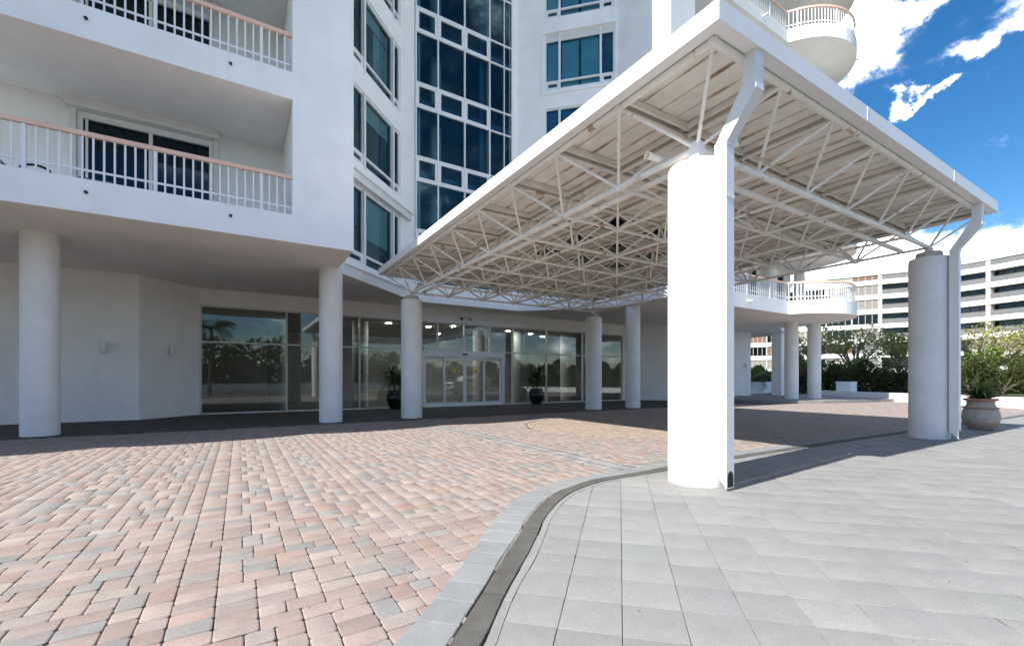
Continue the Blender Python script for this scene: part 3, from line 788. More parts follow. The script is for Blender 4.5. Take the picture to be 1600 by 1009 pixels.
MB().lathe([(.28,5.4),(.28,26)], 20, (3.0, CVv+1.5, 0)).build('lift_lobby_column', M['blind'], tower, True)
MB().box(1.55, CVv+.4, 5.4, 1.85, CVv+.6, 26).build('lift_lobby_pier', M['blind'], tower)
MB().box(4.8, CVv+.4, 5.4, 5.05, CVv+.6, 26).build('lift_lobby_pier', M['curtainblue'], tower)
MB().box(5.2, CVv+.4, 5.4, 5.42, CVv+.6, 26).build('lift_lobby_pier', M['blind'], tower)

# --- porch: columns, ground floor walls, storefront
for u, v in ((-2.6, 10.95), (-8.95, 10.95), (10.5, 11.0), (16.6, 10.95)):
    MB().lathe([(.335,0),(.335,FL+.05)], 40, (u, v, 0)).build('porch_column', M['column'], tower, True)
for u, v, r in ((22.85, 10.2, .36), (25.1, 10.0, .36)):
    MB().lathe([(r,.0),(r,FL+.05)], 36, (u, v, 0)).build('porch_column', M['column'], tower, True)
MB().box(28.3, 13.6, 0, 29.0, 14.3, FL).build('square_pillar', M['stucco'], tower)
SV = 16.4
gw = MB(); gw.strip([(-17, 14.9), (-7.76, 14.9), (-6.3, 16.36), (-6.24, 16.4)], 0, FL, .2)
gw.build('ground_floor_wall', M['stucco'], tower)
gw = MB(); gw.strip([(15.34, 16.4), (16.3, 16.4), (17.8, 14.9), (26.7, 14.9), (26.7, 22)], 0, FL, .2)
gw.build('ground_floor_wall', M['stucco'], tower)
MB().box(-6.24, SV, 4.07, 15.34, SV+.2, FL).build('storefront_lintel', M['stucco'], tower)
XS = front(SV)
sm = [-6.22, -3.38, -.53, 1.72, 3.1, 4.5, 5.92, 7.3, 9.51, 12.1, 15.32]
DU0, DU1, DZ = 2.33, 6.72, 2.70
m = MB(XS)
for u in sm:
    z0 = DZ if DU0 < u < DU1 else .05
    m.box(u-.032, -.10, z0, u+.032, .03, 4.07)
m.box(sm[0], -.09, 4.0, sm[-1], .02, 4.07); m.box(sm[0], -.09, .0, DU0, .02, .06); m.box(DU1, -.09, .0, sm[-1], .02, .06)
m.box(sm[0], -.08, DZ-.03, DU0, .015, DZ+.03); m.box(DU1, -.08, DZ-.03, sm[-1], .015, DZ+.03)
m.box(DU1, -.10, .06, DU1+.09, .03, DZ)
shop = m.build('storefront', M['shopframe'], tower)
for a, b in zip(sm, sm[1:]):
    lo = DZ+.03
    MB(XS).quad((a+.03,-.04,lo),(b-.03,-.04,lo),(b-.03,-.04,4.0),(a+.03,-.04,4.0)).build('pane', M['sglass'], shop)
for a, b in zip([-6.22,-3.38,-.53,DU1+.09,7.3,9.51,12.1], [-3.38,-.53,DU0,7.3,9.51,12.1,15.32]):
    MB(XS).quad((a+.03,-.04,.06),(b-.03,-.04,.06),(b-.03,-.04,DZ-.03),(a+.03,-.04,DZ-.03)).build('pane', M['sglass'], shop)
# automatic doors
m = MB(XS); m.box(DU0, -.12, 2.40, DU1, .12, 2.70); m.box(DU0, -.10, 0, DU0+.09, .06, 2.40); m.box(DU1-.10, -.10, 0, DU1, .06, 2.40); m.box(DU0+.09, -.1, 0, DU1-.1, .04, .02)
auto = m.build('automatic_door', M['frame'], tower)
MB(XS).box(4.35, .12, 2.50, 4.62, .16, 2.57).build('motion_sensor', M['black'], auto)
MB(XS).box(DU0+.12, .12, 2.56, DU0+.17, .14, 2.61).build('door_sensor', M['black'], auto)
for k, (a, b) in enumerate(((2.43, 3.46), (3.40, 4.50), (4.51, 5.62), (5.56, 6.60))):
    n = -.03 if k in (0, 3) else .05
    l = MB(XS); e = .075
    for q in ((a,a+e,.03,2.38),(b-e,b,.03,2.38),(a+e,b-e,.03,.19),(a+e,b-e,2.26,2.38)): l.box(q[0], n-.04, q[2], q[1], n, q[3])
    leaf = l.build('door_leaf', M['frame'], auto)
    MB(XS).quad((a+e,n-.02,.19),(b-e,n-.02,.19),(b-e,n-.02,2.26),(a+e,n-.02,2.26)).build('pane', M['sglass'], leaf)
    if k in (1, 2):
        c = (a+b)/2-.05*(1 if k == 1 else -1)
        st = MB(XS); st.add([(c+.12*math.cos(2*math.pi*i/24), n+.002, 1.72+.12*math.sin(2*math.pi*i/24)) for i in range(24)], [tuple(range(24))]); st.build('round_sticker', M['decal'], leaf)
# lobby seen through the glass
LX0, LX1, LV1 = -8, 17.5, 25.0
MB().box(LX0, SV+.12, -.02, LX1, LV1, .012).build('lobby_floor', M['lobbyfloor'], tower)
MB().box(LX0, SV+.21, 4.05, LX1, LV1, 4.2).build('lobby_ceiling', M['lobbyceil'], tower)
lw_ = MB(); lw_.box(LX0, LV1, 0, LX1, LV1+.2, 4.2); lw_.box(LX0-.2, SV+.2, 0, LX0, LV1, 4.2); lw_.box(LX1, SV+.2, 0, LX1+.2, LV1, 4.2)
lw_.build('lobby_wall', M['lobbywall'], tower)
for u, v in ((-3.6, 18.6), (-.1, 18.2), (6.1, 17.9), (8.9, 18.4), (12.6, 18.6)):
    MB().lathe([(.36,.01),(.36,4.06)], 24, (u, v, 0)).build('lobby_column', M['lobbycol'], tower, True)
for u, v in ((1.2, 18.0), (3.4, 18.4), (4.4, 17.5), (6.9, 20), (7.6, 20.5), (8.0, 18.0), (9.9, 18.6), (-1.5, 19), (5.2, 21.5), (11.5, 19.6)):
    MB().lathe([(.11,4.03),(.11,4.047)], 16, (u, v, 0)).build('downlight', M['downlight'], tower)
m = MB(); m.box(-5.4, 18.8, .2, -4.0, 19.7, .46); m.box(-5.4, 19.5, .46, -4.0, 19.75, .85); m.box(-5.4, 18.8, .46, -5.2, 19.5, .65); m.box(-4.2, 18.8, .46, -4.0, 19.5, .65)
for a in (-5.35, -4.1):
    for b in (18.85, 19.65): m.box(a, b, .012, a+.05, b+.05, .2)
tag(m.build('lobby_sofa', M['sofa']), 'beige lobby sofa dimly seen through the leftmost storefront pane', 'sofa')
m = MB(); m.box(.2, 19.2, .70, 1.8, 19.9, .76)
for a in (.28, 1.66):
    for b in (19.26, 19.78): m.box(a, b, .012, a+.06, b+.06, .70)
tag(m.build('lobby_table', M['sofa']), 'long lobby table dimly seen through the glass behind the potted palm', 'table')
# ------------------------------------------------------------------ space-frame canopy
can = thing('entrance_canopy', 'white space-frame entrance canopy on four round columns over the driveway', 'canopy', (4.08, 5.54, 0))
def top(i, j): return ((i-.5)*MU, (j-.5)*MV, ZT)
def bot(i, j): return (i*MU, j*MV, ZB)
unit = {}
def strut(name, p, q, r, mat, n=8):
    """a tube object between two nodes; alike tubes share one mesh"""
    p, q = Vector(p), Vector(q); L = (q-p).length
    key = (round(r,4), round(L,3), name)
    if key not in unit: unit[key] = MB().tube((0,0,-L/2), (0,0,L/2), r, n, caps=False).mesh(name, mat, True)
    o = link(name, unit[key], can, (p+q)/2)
    o.rotation_euler = (q-p).to_track_quat('Z', 'Y').to_euler()
    return o
for i in range(NU+2):
    for j in range(NV+2):
        edge = i in (0, NU+1) or j in (0, NV+1)
        if i < NU+1: strut('top_chord', top(i,j), top(i+1,j), .044 if j in (0, NV+1) else .031, M['steel'], 10)
        if j < NV+1: strut('top_chord', top(i,j), top(i,j+1), .044 if i in (0, NU+1) else .031, M['steel'], 10)
for i in range(NU+1):
    for j in range(NV+1):
        if i < NU: strut('bottom_chord', bot(i,j), bot(i+1,j), .046 if j == 0 else .031, M['steel'], 10)
        if j < NV: strut('bottom_chord', bot(i,j), bot(i,j+1), .046 if i == 0 else .031, M['steel'], 10)
        for a in (0, 1):
            for b in (0, 1): strut('web_strut', bot(i,j), top(i+a,j+b), .0235, M['steel'], 8)
nd = MB().lathe([(.01,-.055),(.04,-.045),(.054,-.018),(.054,.018),(.04,.045),(.01,.055)], 10).mesh('node', M['steel'], True)
for i in range(NU+2):
    for j in range(NV+2): link('node', nd, can, top(i,j))
for i in range(NU+1):
    for j in range(NV+1): link('node', nd, can, bot(i,j))
# inner second row of heavier tubes beside the edge chords
for j in range(0, 1):
    strut('edge_tube', (-.2*MU, .42*MV, ZB+.10), (NU*MU+.25, .42*MV, ZB+.10), .05, M['steel'], 12)
strut('edge_tube', (.36*MU, -.2*MV, ZB+.10), (.36*MU, NV*MV+.2, ZB+.10), .045, M['steel'], 12)
# purlins over the top chords and the deck of painted planks, left open over the skylight
SKY = (2, 5, 3, 6)                       # bays i0..i1, j0..j1
EX0, EX1, EY0, EY1 = -.5*MU-.03, (NU+.5)*MU+.03, -.5*MV-.03, (NV+.5)*MV+.03
for j in range(NV+2):
    y = (j-.5)*MV
    for s in (-1, 1):
        o = MB().box(EX0, y+s*.085-.022, ZT+.045, EX1, y+s*.085+.022, ZT+.135).build('purlin', M['purlin'], can)
for i in range(NU+2):
    x = (i-.5)*MU
    for s in (-1, 1): MB().box(x+s*.075-.020, EY0, ZT+.062, x+s*.075+.020, EY1, ZT+.128).build('cross_purlin', M['purlin'], can)
pw = MU/4
for i in range(NU+1):
    for k in range(4):
        x0 = (i-.5)*MU+k*pw
        runs = [(0, NV+1)] if not (SKY[0] <= i < SKY[1]) else [(0, SKY[2]), (SKY[3], NV+1)]
        for j0, j1 in runs:
            while j0 < j1:
                je = min(j1, j0+3)
                z = ZT+.141+random.uniform(0,.006)
                a, b = x0+.004, x0+pw-.004
                y0, y1 = (j0-.5)*MV+.003, (je-.5)*MV-.003
                m = MB(); m.box(a, y0, z, b, y1, z+.05); m.box(a, y0+.001, z-.016, a+.02, y1-.001, z-.0005)
                m.build('deck_plank', M['deck'], can); j0 = je
for i in range(SKY[0], SKY[1]):
    for j in range(SKY[2], SKY[3]):
        x0, y0 = (i-.5)*MU, (j-.5)*MV
        m = MB()
        ro = [(x0+.10,y0+.004),(x0+MU-.10,y0+.004),(x0+MU-.10,y0+MV-.004),(x0+.10,y0+MV-.004)]
        ri = [(x0+.16,y0+.14),(x0+MU-.16,y0+.14),(x0+MU-.16,y0+MV-.14),(x0+.16,y0+MV-.14)]
        m.add([(x,y,ZT+z) for z in (.142,.20) for r_ in (ro,ri) for x,y in r_],
              [(k,(k+1)%4,4+(k+1)%4,4+k) for k in range(4)]+[(8+k,12+k,12+(k+1)%4,8+(k+1)%4) for k in range(4)]+[(k,8+k,8+(k+1)%4,(k+1)%4) for k in range(4)]+[(4+k,4+(k+1)%4,12+(k+1)%4,12+k) for k in range(4)])
        f = m.build('skylight_frame', M['purlin'], can)
        m2 = MB().box(x0+.161, y0+.141, ZT+.16, x0+MU-.161, y0+MV-.141, ZT+.168); m2.build('skylight_pane', M['skyglass'], f)
for i in range(SKY[0], SKY[1]+1):       # planks between the skylight panes
    x = (i-.5)*MU
    xa, xb = (x+.004 if i == SKY[0] else x-.099), (x-.004 if i == SKY[1] else x+.099)
    MB().box(xa, (SKY[2]-.5)*MV+.004, ZT+.142, xb, (SKY[3]-.5)*MV-.004, ZT+.19).build('deck_plank', M['deck'], can)
# fascia: outer sheet, bottom lip and top lip, one length per side
OV = .2; FB, FT = ZT+.02, ZT+.235
X0f, X1f, Y0f, Y1f = -.5*MU-OV, (NU+.5)*MU+OV, -.5*MV-OV, (NV+.5)*MV+OV
def fascia(p, q, inn):
    m = MB(); (x0,y0), (x1,y1) = p, q
    dx, dy = inn
    tri = [(0, FB), (.015, FB), (.15, FB-.0), (.15, FB+.012), (.012, FB+.012), (.012, FT), (0, FT)]
    prof = [(0,FT),(0,FB),(.155,FB),(.155,FB+.012),(.014,FB+.012),(.014,FT)]
    vs = []
    for (x, y), (ex, ey) in ((p, (1 if x1 > x0 else 0, 1 if y1 > y0 else 0)), (q, (-1 if x1 > x0 else 0, -1 if y1 > y0 else 0))):
        for d, z in prof: vs.append((x+dx*d+ex*d, y+dy*d+ey*d, z))
    n = len(prof); m.add(vs, [(i,(i+1)%n,n+(i+1)%n,n+i) for i in range(n)])
    m.build('fascia', M['fascia'], can)
fascia((X0f,Y0f),(X1f,Y0f),(0,1)); fascia((X0f,Y1f),(X1f,Y1f),(0,-1)); fascia((X0f,Y0f),(X0f,Y1f),(1,0)); fascia((X1f,Y0f),(X1f,Y1f),(-1,0))
MB().box(X0f+.02, Y0f+.02, FT-.03, X1f-.02, EY0+.07, FT-.012).build('roof_edge', M['fascia'], can)
MB().box(X0f+.02, EY0+.07, FT-.03, EX0+.07, Y1f-.02, FT-.012).build('roof_edge', M['fascia'], can)
MB().box(EX1-.07, EY0+.07, FT-.03, X1f-.02, Y1f-.02, FT-.012).build('roof_edge', M['fascia'], can)
for x in (2.55, 6.2):                  # joints of the fascia sheets
    MB().box(x-.012, Y0f-.004, FB+.01, x+.012, Y0f-.0005, FT-.01).build('fascia_joint', M['fascia'], can)
# columns
for i, j in ((0,0),(NU,0),(0,NV),(NU,NV)):
    x, y = i*MU, j*MV
    c = MB().lathe([(.350,0),(.352,.05),(.352,3.95),(.345,3.985),(.330,4.0)], 56, (x, y, 0)).build('column', M['column'], can, True)
    if (i, j) == (0, 0):
        m = MB(); m.box(x-.07, y-.07, 4.13, x+.07, y+.07, 4.32)
        m.build('column_bracket', M['fascia'], c)
        m = MB()
        for a, b in ((-.045,-.045),(.045,-.045),(-.045,.045),(.045,.045)): m.tube((x+a,y+b,3.99),(x+a,y+b,4.14), .012, 8)
        m.build('anchor_rods', M['steel'], c)
    else:
        MB().lathe([(.225,3.99),(.235,4.07),(.22,4.13),(.12,4.14)], 28, (x, y, 0)).build('column_cap', M['cap'], c, True)
        MB().lathe([(.08,4.13),(.08,4.24)], 12, (x, y, 0)).build('column_bracket', M['steel'], c)
# downspouts at the two front columns
def downspout(x, ypos, yup):
    a, b = x-.075, x+.075; y0, y1 = ypos-.075, ypos+.075
    m = MB()
    # lower run with a slanted shoe
    m.add([(a,y1,.20),(b,y1,.20),(b,y0,.03),(a,y0,.03),(a,y1,4.06),(b,y1,4.06),(b,y0,4.06),(a,y0,4.06)], [(0,3,2,1),(3,7,6,2),(0,4,7,3),(2,6,5,1),(1,5,4,0)])
    pipe = m.build('downspout', M['metal'], can)
    e = MB(); u0, u1 = yup-.075, yup+.075
    e.add([(a,y0,4.06),(b,y0,4.06),(b,y1,4.06),(a,y1,4.06),(a,u0,4.50),(b,u0,4.50),(b,u1,4.62),(a,u1,4.62)], [(0,1,5,4),(2,3,7,6),(1,2,6,5),(3,0,4,7)])
    e.build('elbow', M['metal'], pipe)
    t = MB(); t.add([(a,u0,4.50),(b,u0,4.50),(b,u1,4.62),(a,u1,4.62),(a,u0,FB+.005),(b,u0,FB+.005),(b,u1,FB+.005),(a,u1,FB+.005)], [(0,1,5,4),(2,3,7,6),(1,2,6,5),(3,0,4,7)])
    t.build('outlet', M['metal'], pipe)
    s = MB()
    for z in (3.42, 4.03): s.box(a-.006, y0-.006, z, b+.006, y1, z+.045)
    s.box(a-.006, u0-.006, 4.50, b+.006, u0-.0005, 4.54)
    s.build('strap', M['metal'], pipe)
    r = MB()
    for z in (3.44, 4.05):
        for xx in (a+.03, b-.03): r.tube((xx, y0-.012, z), (xx, y0-.005, z), .006, 6)
    r.build('rivet', M['hood'], pipe)
    o = MB(); n = 16; cx, rx = x, .055
    pts = [(cx-rx, .045), (cx+rx, .045)] + [(cx+rx*math.cos(math.pi*k/n), .155+.075*math.sin(math.pi*k/n)) for k in range(n+1)]
    o.add([(px, y0-.003, pz) for px, pz in pts], [tuple(range(len(pts)))])
    o.build('shoe_mouth_shade', M['dark'], pipe)  # flat dark sheet painting the shade inside the pipe mouth
downspout(-.105, -.445, -.79)
downspout(NU*MU-.09, -.445, -.79)
# ------------------------------------------------------------------ wall lamps, security light
def wall_lamp(x, y, nx, ny, label, group):
    t = thing('wall_lamp', label, 'wall lamp', (x, y, 2.3), group)
    m = MB(); c = (x+nx*.13, y+ny*.13)
    m.lathe([(.062,2.12),(.068,2.125),(.068,2.475),(.062,2.48)], 20, (c[0], c[1], 0)).build('lamp_shade', M['hood'], t, True)
    MB().tube((x+nx*.07, y+ny*.07, 2.3), (x-nx*.005, y-ny*.005, 2.3), .03, 10).build('bracket', M['hood'], t)
    MB().lathe([(.045,2.117),(.05,2.1195)], 16, (c[0], c[1], 0)).build('lens', M['blind'], t)
wall_lamp(-8.57, 14.9, 0, -1, 'small white cylinder wall lamp on the wall beside the leftmost round column', 'cylinder wall lamps by the lobby')
wall_lamp(-7.06, 15.6, .7071, -.7071, 'small white cylinder wall lamp on the angled wall next to the storefront glass', 'cylinder wall lamps by the lobby')
wall_lamp(25.85, 14.9, 0, -1, 'small white cylinder wall lamp on the far wall right of the big downspout', 'cylinder wall lamps by the lobby')
t = thing('security_light', 'twin-headed white security light above the automatic doors', 'light', (4.45, SV, 4.33))
MB().tube((4.45,SV-.01,4.33),(4.45,SV-.09,4.33), .07, 14).build('base', M['hood'], t)
for s in (-1, 1):
    h = MB(); h.tube((4.45+s*.05,SV-.09,4.33),(4.45+s*.16,SV-.16,4.30), .018, 8); h.tube((4.45+s*.13,SV-.14,4.31),(4.45+s*.23,SV-.28,4.25), .055, 14, .085)
    h.build('lamp_head', M['hood'], t, True)
    MB().tube((4.45+s*.2305,SV-.2815,4.2495),(4.45+s*.232,SV-.284,4.2485), .07, 14).build('lens', M['black'], t)

# ------------------------------------------------------------------ balcony furniture
def patio_table(x, y, z, label):
    t = thing('patio_table', label, 'table', (x, y, z), 'small tables on the lower left balcony')
    MB().box(x-.26, y-.22, z+.46, x+.26, y+.22, z+.53).build('table_top', M['wicker'], t)
    for a in (-.22, .18):
        for b in (-.18, .14): MB().box(x+a, y+b, z, x+a+.04, y+b+.04, z+.46).build('leg', M['wicker'], t)
patio_table(-7.55, 8.98, lev(0)+.24, 'low grey patio table behind the balcony rail left of the sliding door middle')
patio_table(-4.55, 9.1, lev(0)+.24, 'low grey patio table at the right end of the lower left balcony')
zf = lev(0)+.24
t = thing('lounge_chair', 'grey lounge chair with curved armrest low behind the left balcony rail', 'chair', (-8.3, 9.1, zf))
MB().box(-8.75, 8.86, zf+.30, -8.05, 9.4, zf+.38).build('seat', M['wicker'], t)
b = MB(); b.add([(-8.75,8.86,zf+.38),(-8.75,9.4,zf+.38),(-8.98,9.4,zf+.60),(-8.98,8.86,zf+.60),(-8.70,8.86,zf+.38),(-8.70,9.4,zf+.38),(-8.93,9.4,zf+.62),(-8.93,8.86,zf+.62)], [(0,1,2,3),(7,6,5,4),(0,3,7,4),(1,5,6,2),(3,2,6,7)])
b.build('backrest', M['wicker'], t)
for y in (8.84, 9.40):
    pts = [(-8.45+.22*math.cos(a), y, zf+.50+.13*math.sin(a)) for a in [math.pi*(1-i/8) for i in range(9)]] + [(-8.05, y, zf+.40)]
    m = MB()
    for p, q in zip(pts, pts[1:]): m.tube(p, q, .025, 8)
    m.build('armrest', M['black'], t, True)
for x in (-8.7, -8.12):
    for y in (8.9, 9.34): MB().box(x, y, zf, x+.04, y+.04, zf+.30).build('leg', M['wicker'], t)

# ------------------------------------------------------------------ potted plants
def leaf_blade(parent, mat, base, yaw, pitch, length, width, droop, n=6, fold=.25, name='leaf', tint=None):
    """one strap leaf with a folded midrib, drooping towards its tip"""
    V, F, x, z, a = [], [], 0.0, 0.0, pitch
    ca, sa = math.cos(yaw), math.sin(yaw)
    for i in range(n+1):
        s = i/n; w_ = width*(.55+.45*math.sin(math.pi*min(1, s*1.25+.15)))*(1-s**2.2)+.002
        for k, h in ((-1, w_*fold), (0, 0), (1, w_*fold)):
            lx, ly, lz = x, k*w_/2, z+h
            V.append((base[0]+lx*ca-ly*sa, base[1]+lx*sa+ly*ca, base[2]+lz))
        x += length/n*math.cos(a); z += length/n*math.sin(a); a -= droop/n*(1+s)
    for i in range(n):
        for k in (0, 1): F.append((i*3+k, i*3+k+1, (i+1)*3+k+1, (i+1)*3+k))
    tt = random.random() if tint is None else tint
    return big_mesh(name, V, F, mat, parent, np.tile([tt,tt,tt,1.0], (len(F),1)))
def black_pot(x, y, label):
    t = thing('potted_palm', label, 'potted plant', (x, y, 0), 'black pots with spiky palms by the lobby glass')
    MB().lathe([(.20,.005),(.24,.02),(.36,.25),(.415,.45),(.40,.62),(.33,.74),(.335,.80),(.37,.82),(.35,.825),(.30,.80),(.30,.76)], 36, (x,y,0)).build('pot', M['blackpot'], t, True)
    MB().lathe([(.0,.77),(.298,.765)], 24, (x,y,0)).build('soil', M['soil'], t)
    rr = random.Random(int(x*10))
    for k in range(5):
        a = rr.uniform(0, 6.28); r = rr.uniform(.02,.13); h = rr.uniform(.25,.75)
        bx, by = x+r*math.cos(a), y+r*math.sin(a)
        tx, ty = bx+.18*math.cos(a), by+.18*math.sin(a)
        st = MB().tube((bx,by,.74),(tx,ty,.80+h), .022, 7, .016).build('stem', M['barkdark'], t)
        for q in range(40):
            leaf_blade(t, M['leafdark'], (tx,ty,.80+h-.04+.08*rr.random()), rr.uniform(0,6.28), rr.uniform(-.3,1.35), rr.uniform(.7,1.1), rr.uniform(.045,.06), rr.uniform(.6,1.6), 5)
black_pot(8.3, 15.65, 'black round pot with a spiky dark palm right of the automatic doors')
black_pot(.85, 15.65, 'black round pot with a spiky dark palm half hidden behind the left canopy column')

px_, py_ = from_cam(12.28, 11.66)
t = thing('clay_planter', 'banded clay planter with spiky green agave on the sidewalk past the right canopy column', 'planter', (px_, py_, 0))
prof = [(.20,0),(.225,.012)]
for i in range(46):
    s = i/45; z = .02+s*.66
    r = .228+.135*math.sin(math.pi*min(1, s*1.02)**.85*.93)+.0045*math.sin(i*math.pi)
    r += .004 if i % 2 else 0
    prof.append((r, z))
MB().lathe(prof+[(.27,.70),(.262,.73)], 48, (px_,py_,0)).build('pot_body', M['claypale'], t, True)
MB().lathe([(.262,.722),(.275,.735),(.325,.755),(.338,.78),(.325,.805),(.27,.81),(.25,.80),(.25,.76)], 48, (px_,py_,0)).build('pot_rim', M['clay'], t, True)
for z, r in ((.565,.352),(.185,.345),(.12,.318)):
    MB().lathe([(r-.006,z-.014),(r+.004,z-.008),(r+.004,z+.008),(r-.006,z+.014)], 48, (px_,py_,0)).build('clay_band', M['clay'], t, True)
MB().lathe([(0,.775),(.248,.77)], 24, (px_,py_,0)).build('soil', M['soil'], t)
rr = random.Random(4)
for q in range(34):
    yaw = q*2.399; up = 1.45-1.15*q/34
    leaf_blade(t, M['leafgreen'], (px_+.07*math.cos(yaw), py_+.07*math.sin(yaw), .77), yaw, up+rr.uniform(-.1,.1), rr.uniform(.45,.85), rr.uniform(.06,.10), rr.uniform(.1,.9), 6, .45)
for q in range(34):                   # a cycad-like crown above
    yaw = q*2.399+.4
    leaf_blade(t, M['leafolive'], (px_, py_, .95), yaw, rr.uniform(.1,1.3), rr.uniform(.55,.9), rr.uniform(.05,.08), rr.uniform(.5,1.5), 6, .3)

# ------------------------------------------------------------------ low walls, pedestal, far kerb
def at(X, Y): return from_cam(X, Y)
p0, p1 = at(22.9, 13.0), at(22.6, 33.0)
d_ = (Vector(p1)-Vector(p0)).normalized()
tag(MB().strip([p1, p0], -.1, .50, .25).build('garden_wall', M['stucco']), 'low white garden wall behind the clay planter at the right edge', 'wall')
tag(MB().box(26.9, 16.9, -.02, 33.5, 17.15, 1.12).build('parapet_wall', M['stucco']), 'waist-high white wall under the tower beside the square pillar', 'wall')
cx, cy = at(24.35, 32.4); m = MB()
m.box(cx-.5, cy-.45, 0, cx+.5, cy+.45, 1.08); m.box(cx-.54, cy-.49, 1.08, cx+.54, cy+.49, 1.15)
tag(m.build('pedestal', M['stucco']), 'square white masonry pedestal in front of the dark hedge', 'pedestal')
# raised planting island with a rounded kerb
isl = [at(*q) for q in ((20.5,35.2),(24.6,34.9),(30,34.3),(34,31.5),(36,29.5),(60,29),(60,64),(20,64))]
tag(MB().prism(isl, -.1, .17).build('planting_island', M['ground']), kind='structure')
kl = isl[:5]
tag(MB().strip(kl, -.1, .20, .25).build('island_kerb', M['walk']), kind='structure')

# ------------------------------------------------------------------ trees, shrubs, hedges
def cluster(n, centre, radii, size, rr, shell=.45):
    """leaf-sized quads through an uneven crown made of lobes"""
    lob = []
    for k in range(9):
        a = rr.uniform(0, 6.28); e = rr.uniform(-.5, 1.0); q = rr.uniform(.35, .85)
        lob.append((centre[0]+radii[0]*q*math.cos(a)*math.cos(e), centre[1]+radii[1]*q*math.sin(a)*math.cos(e), centre[2]+radii[2]*q*math.sin(e), rr.uniform(.32,.55)))
    L = np.array(lob)
    rs = np.random.RandomState(rr.randrange(10**6))
    k = rs.randint(0, len(L), n)
    v = rs.normal(size=(n,3)); v /= np.linalg.norm(v, axis=1)[:,None]
    v *= rs.uniform(shell, 1, (n,1))**.6
    c = L[k,:3] + v*np.array(radii)*L[k,3:4]
    u = rs.normal(size=(n,3)); u /= np.linalg.norm(u, axis=1)[:,None]
    w_ = np.cross(u, rs.normal(size=(n,3))); w_ /= np.linalg.norm(w_, axis=1)[:,None]
    s = size*rs.uniform(.5, 1.3, (n,1))
    V = np.stack([c-u*s, c-w_*s*.45, c+u*s, c+w_*s*.45], 1).reshape(-1,3)
    tint = np.clip(.35+.5*(v[:,2])+rs.normal(0,.22,n), 0, 1)
    tint = np.clip(rs.normal(.5,.25,n), 0, 1)
    return V, np.arange(4*n).reshape(-1,4), np.c_[tint,tint,tint,np.ones(n)], L
def tree(name, X, Y, z, h, rad, n, size, mat, label, cat, group=None, bark='bark', base=.35, squash=1.0, bare=0):
    x, y = at(X, Y); rr = random.Random(int(X*31+Y*7))
    t = thing(name, label, cat, (x, y, z), group)
    cz = z+h*(base+(1-base)*.55)
    V, F, T, L = cluster(n, (x, y, cz), (rad, rad, h*(1-base)*.62*squash), size, rr)
    big_mesh('crown', V, F, M[mat], t, T)
    if bark:
        m = MB(); th = z+h*base
        m.tube((x,y,z-.1),(x+.05*rad,y,th), .035*h, 8, .022*h, False)
        for l in L:
            mid = ((x+l[0])/2+rr.uniform(-.2,.2), (y+l[1])/2+rr.uniform(-.2,.2), (th+l[2])/2+.1*h*rr.random())
            m.tube((x+.05*rad,y,th), mid, .018*h, 6, .011*h, False); m.tube(mid, tuple(l[:3]), .011*h, 5, .004*h, False)
            for b in range(bare):
                e = (l[0]+rr.uniform(-.5,.5)*rad*.7, l[1]+rr.uniform(-.5,.5)*rad*.7, l[2]+rr.uniform(-.25,.35)*h*.5)
                m.tube(mid, e, .007*h, 4, .002*h, False)
        m.build('trunk', M[bark], t, True)
    return t
TG = 'pale-branched trees before the far condominium'
tree('sea_grape_tree', 27.5, 41, .0, 6.3, 2.9, 1050, .16, 'leafolive', 'pale-branched olive-green tree seen just right of the round balcony', 'tree', TG, 'bark', .3, .8, 6)
tree('sea_grape_tree', 33.0, 43, .0, 6.4, 3.0, 1050, .16, 'leafolive', 'pale-branched olive-green tree touching the left side of the right canopy column', 'tree', TG, 'bark', .3, .8, 6)
tree('sea_grape_tree', 44.5, 42, .0, 7.0, 3.4, 1000, .17, 'leafolive', 'wide thin tree with tangled bare branches above the clay planter', 'tree', TG, 'bark', .3, .8, 9)
tree('sea_grape_tree', 50.5, 44, .0, 7.0, 3.4, 1000, .17, 'leafolive', 'thin olive-green tree cut by the right edge of the picture', 'tree', TG, 'bark', .3, .8, 9)
tree('sea_grape_tree', 39.0, 45, .0, 6.8, 3.0, 1400, .18, 'leafolive', 'olive-green tree hidden mostly behind the right canopy column', 'tree', TG, 'bark', .3, .8, 6)
SG = 'dark hedge shrubs behind the island'
for k, (X, Y, h, r, lb) in enumerate([(24.6,38,2.1,1.5,'russet-brown shrub behind the white pedestal'), (27.3,37.5,2.4,1.7,'dark clipped shrub right of the white pedestal'),
        (29.6,37.0,2.5,1.7,'dark hedge shrub midway between pedestal and right canopy column'), (31.8,36.5,2.5,1.7,'dark hedge shrub against the left edge of the right canopy column'),
        (36.0,35,2.6,1.8,'dark shrub in the hedge right of the right downspout'), (38.6,35,2.7,1.8,'dark shrub in the hedge straight behind the clay planter'), (41.3,35.5,2.8,1.9,'dark shrub in the hedge at the right edge of the picture')]):
    tree('hedge_shrub', X, Y, .15, h, r, 3600, .085, 'leafred' if k == 0 else 'leafhedge', lb, 'shrub', SG, 'barkdark', .05, 1.25)
BG = 'bright leafy plants on top of the hedge'
for X, Y, h, r, lb in [(25.6,40,2.9,1.5,'bright yellow-green plant behind the russet shrub'), (30.5,40,3.0,1.6,'bright yellow-green plant above the middle of the dark hedge'), (39.5,37.5,3.6,1.5,'bright green plant above the clay planter'), (43.3,37,2.7,1.5,'bright green bush rising at the right edge of the picture'), (36.6,37.5,2.6,1.3,'bright green bush beside the right downspout')]:
    tree('leafy_shrub', X, Y, .15, h, r, 1500, .14, 'leafbright', lb, 'shrub', BG, 'barkdark', .2, 1.0)
UG = 'shrubs seen under the tower'
